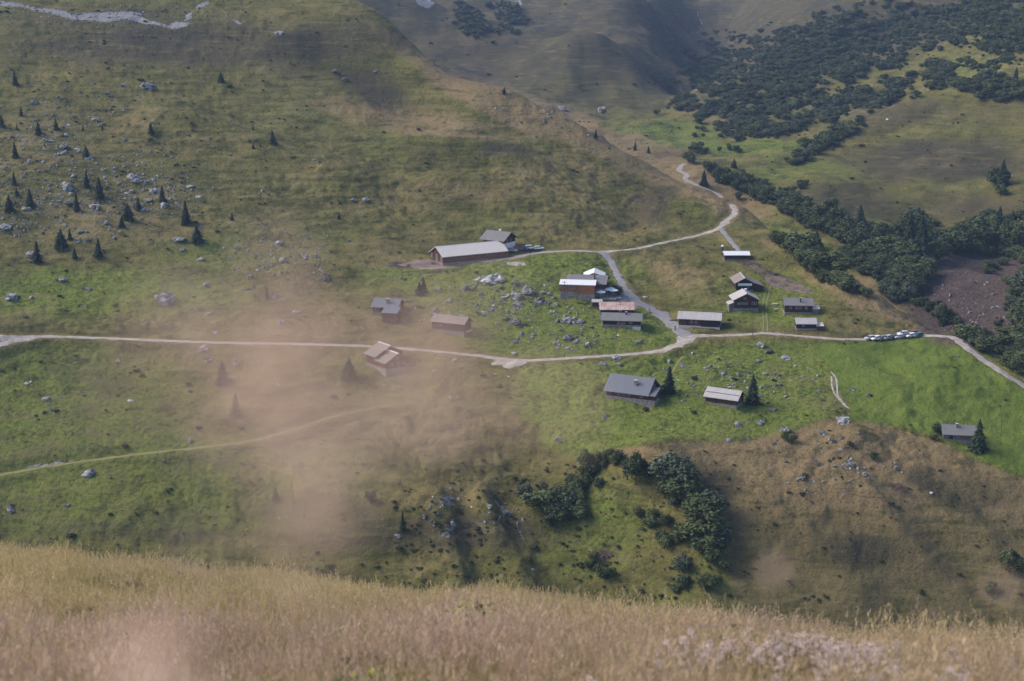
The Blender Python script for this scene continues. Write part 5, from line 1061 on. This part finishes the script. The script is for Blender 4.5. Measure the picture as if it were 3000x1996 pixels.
# leafy plants and saplings along the crest
M['sapling'] = leaf_mat('larch_sapling_needles', (.085, .135, .030), (.150, .200, .050))
SAP = [bush_meshes(s, 'sapling', 420, 1.15, .045) for s in (51, 52)]
for u, v, hp, wd, l, k in [(1130,1690,85,.62,'bright green young larch on the meadow crest',0),(1060,1672,70,.7,'olive young larch left of the bright green one',1),(990,1655,60,.8,'low olive larch sapling on the crest',0),(840,1640,56,1.0,'dark leafy shrub poking over the crest at left',1),(905,1650,44,1.0,'small shrub between the crest saplings',0)]:
    p = fore(u, min(v + 25, 1990), .0); s = p[1] / FPX; o = empty('larch_sapling', p, random.uniform(0, 6)); o.scale = (hp * s * wd * 1.3, hp * s * wd * 1.3, hp * s * 1.3); tag(o, l, 'sapling', 'saplings on the meadow crest'); link('crown', SAP[k][0], None, o); link('trunk', SAP[k][1], None, o)
for u, v, l in [(1345, 1850, 'yellow-green leafy herb clump in the middle of the meadow'), (2150, 1935, 'yellow-green herb clump among the right-hand flowers')]:
    p = fore(u, v, .1); mm = bush_meshes(u, 'leafy', 260, .7, .085); o = empty('herb_clump', p); o.scale = (.85, .6, .42); tag(o, l, 'plant'); link('leaves', mm[0], None, o); link('stem', mm[1], None, o)

# out-of-focus grass panicles that stand right before the camera
M['plume'] = plain('pink_grass_panicle', (.78, .58, .48), .9, .1, 60, 0, .1)
def panicle(label, uv, Y, wpx, hpx, n, seed):
    c = P(uv[0], uv[1], Y); g0 = float(ZF(c[0], c[1])); rn = random.Random(seed); s = Y / FPX; o = empty('grass_panicle', (c[0], c[1], g0)); tag(o, label, 'grass', 'grass panicles close to the camera')
    zc = c[2] - g0; w, h = wpx * s / 2, hpx * s / 2
    MB().tube([(.02, .03, 0), (.008, .01, zc * .6), (0, 0, zc - h * .6), (0, 0, zc + h * .8)], [.0005, .0004, .0003, .0002], 4).build('stem', 'stem', o)
    v = []; f = []; twigs = []
    for _ in range(max(4, n // 12)):      # loose side branches, each carrying a few spikelets
        a = rn.random() * 6.28; r0, r1 = rn.uniform(0, .35), rn.uniform(.45, 1.25); b = a + rn.uniform(-.5, .5); yy = rn.uniform(-.025, .03)
        twigs.append((w * r0 * math.cos(a), h * r0 * math.sin(a), w * r1 * math.cos(b), h * r1 * math.sin(b), yy))
    for _ in range(n):
        x0, z0, x1, z1, yy = rn.choice(twigs); t = rn.random() ** .8; x, z, y = x0 + (x1 - x0) * t + rn.gauss(0, w * .05), z0 + (z1 - z0) * t + rn.gauss(0, h * .05), yy + rn.gauss(0, .004)
        q = rn.random() * 6.28; ln = rn.uniform(.0014, .0030); wd = .0005; b = len(v); dx, dz = math.cos(q), math.sin(q)
        v += [(x - dx * ln, y, zc + z - dz * ln), (x + dz * wd, y + .001, zc + z - dx * wd), (x + dx * ln, y, zc + z + dz * ln), (x - dz * wd, y - .001, zc + z + dx * wd)]; f.append((b, b + 1, b + 2, b + 3))
    tag(link('spikelets', tri_mesh('spikelets', v, f, ['plume']), None, o), kind='stuff')
panicle('blurred pink grass panicle veiling the hillside left of centre', (860, 1180), .19, 1040, 620, 150, 1)
panicle('blurred pink grass panicle veiling the left road', (640, 1010), .18, 1000, 360, 110, 2)
panicle('faint blurred panicle right of the hazy chalet', (1150, 1150), .18, 900, 560, 62, 3)
panicle('blurred panicle rising from the lower left edge', (560, 1880), .21, 320, 480, 62, 4)
panicle('small blurred seed head over the brown slope at right', (2300, 1712), .44, 60, 70, 12, 5)
panicle('small blurred seed head at the right edge', (3000, 1785), .40, 90, 70, 20, 6)

# ------------------------------------------------------------------ air
m, t, N, K, B = nt('valley_haze'); N.remove(B); pv = N.new('ShaderNodeVolumePrincipled'); pv.inputs['Color'].default_value = (.45, .63, 1.0, 1); pv.inputs['Density'].default_value = .00010; pv.inputs['Anisotropy'].default_value = .2
K.new(pv.outputs[0], N['Material Output'].inputs['Volume'])
zt = max(float(TZ.max()), 6.0) + 12
tag(MB().box(-1420, 1420, -30, 2420, float(TZ.min()) - 20, zt).build('haze', m), 'thin blue haze filling the valley', kind='stuff')
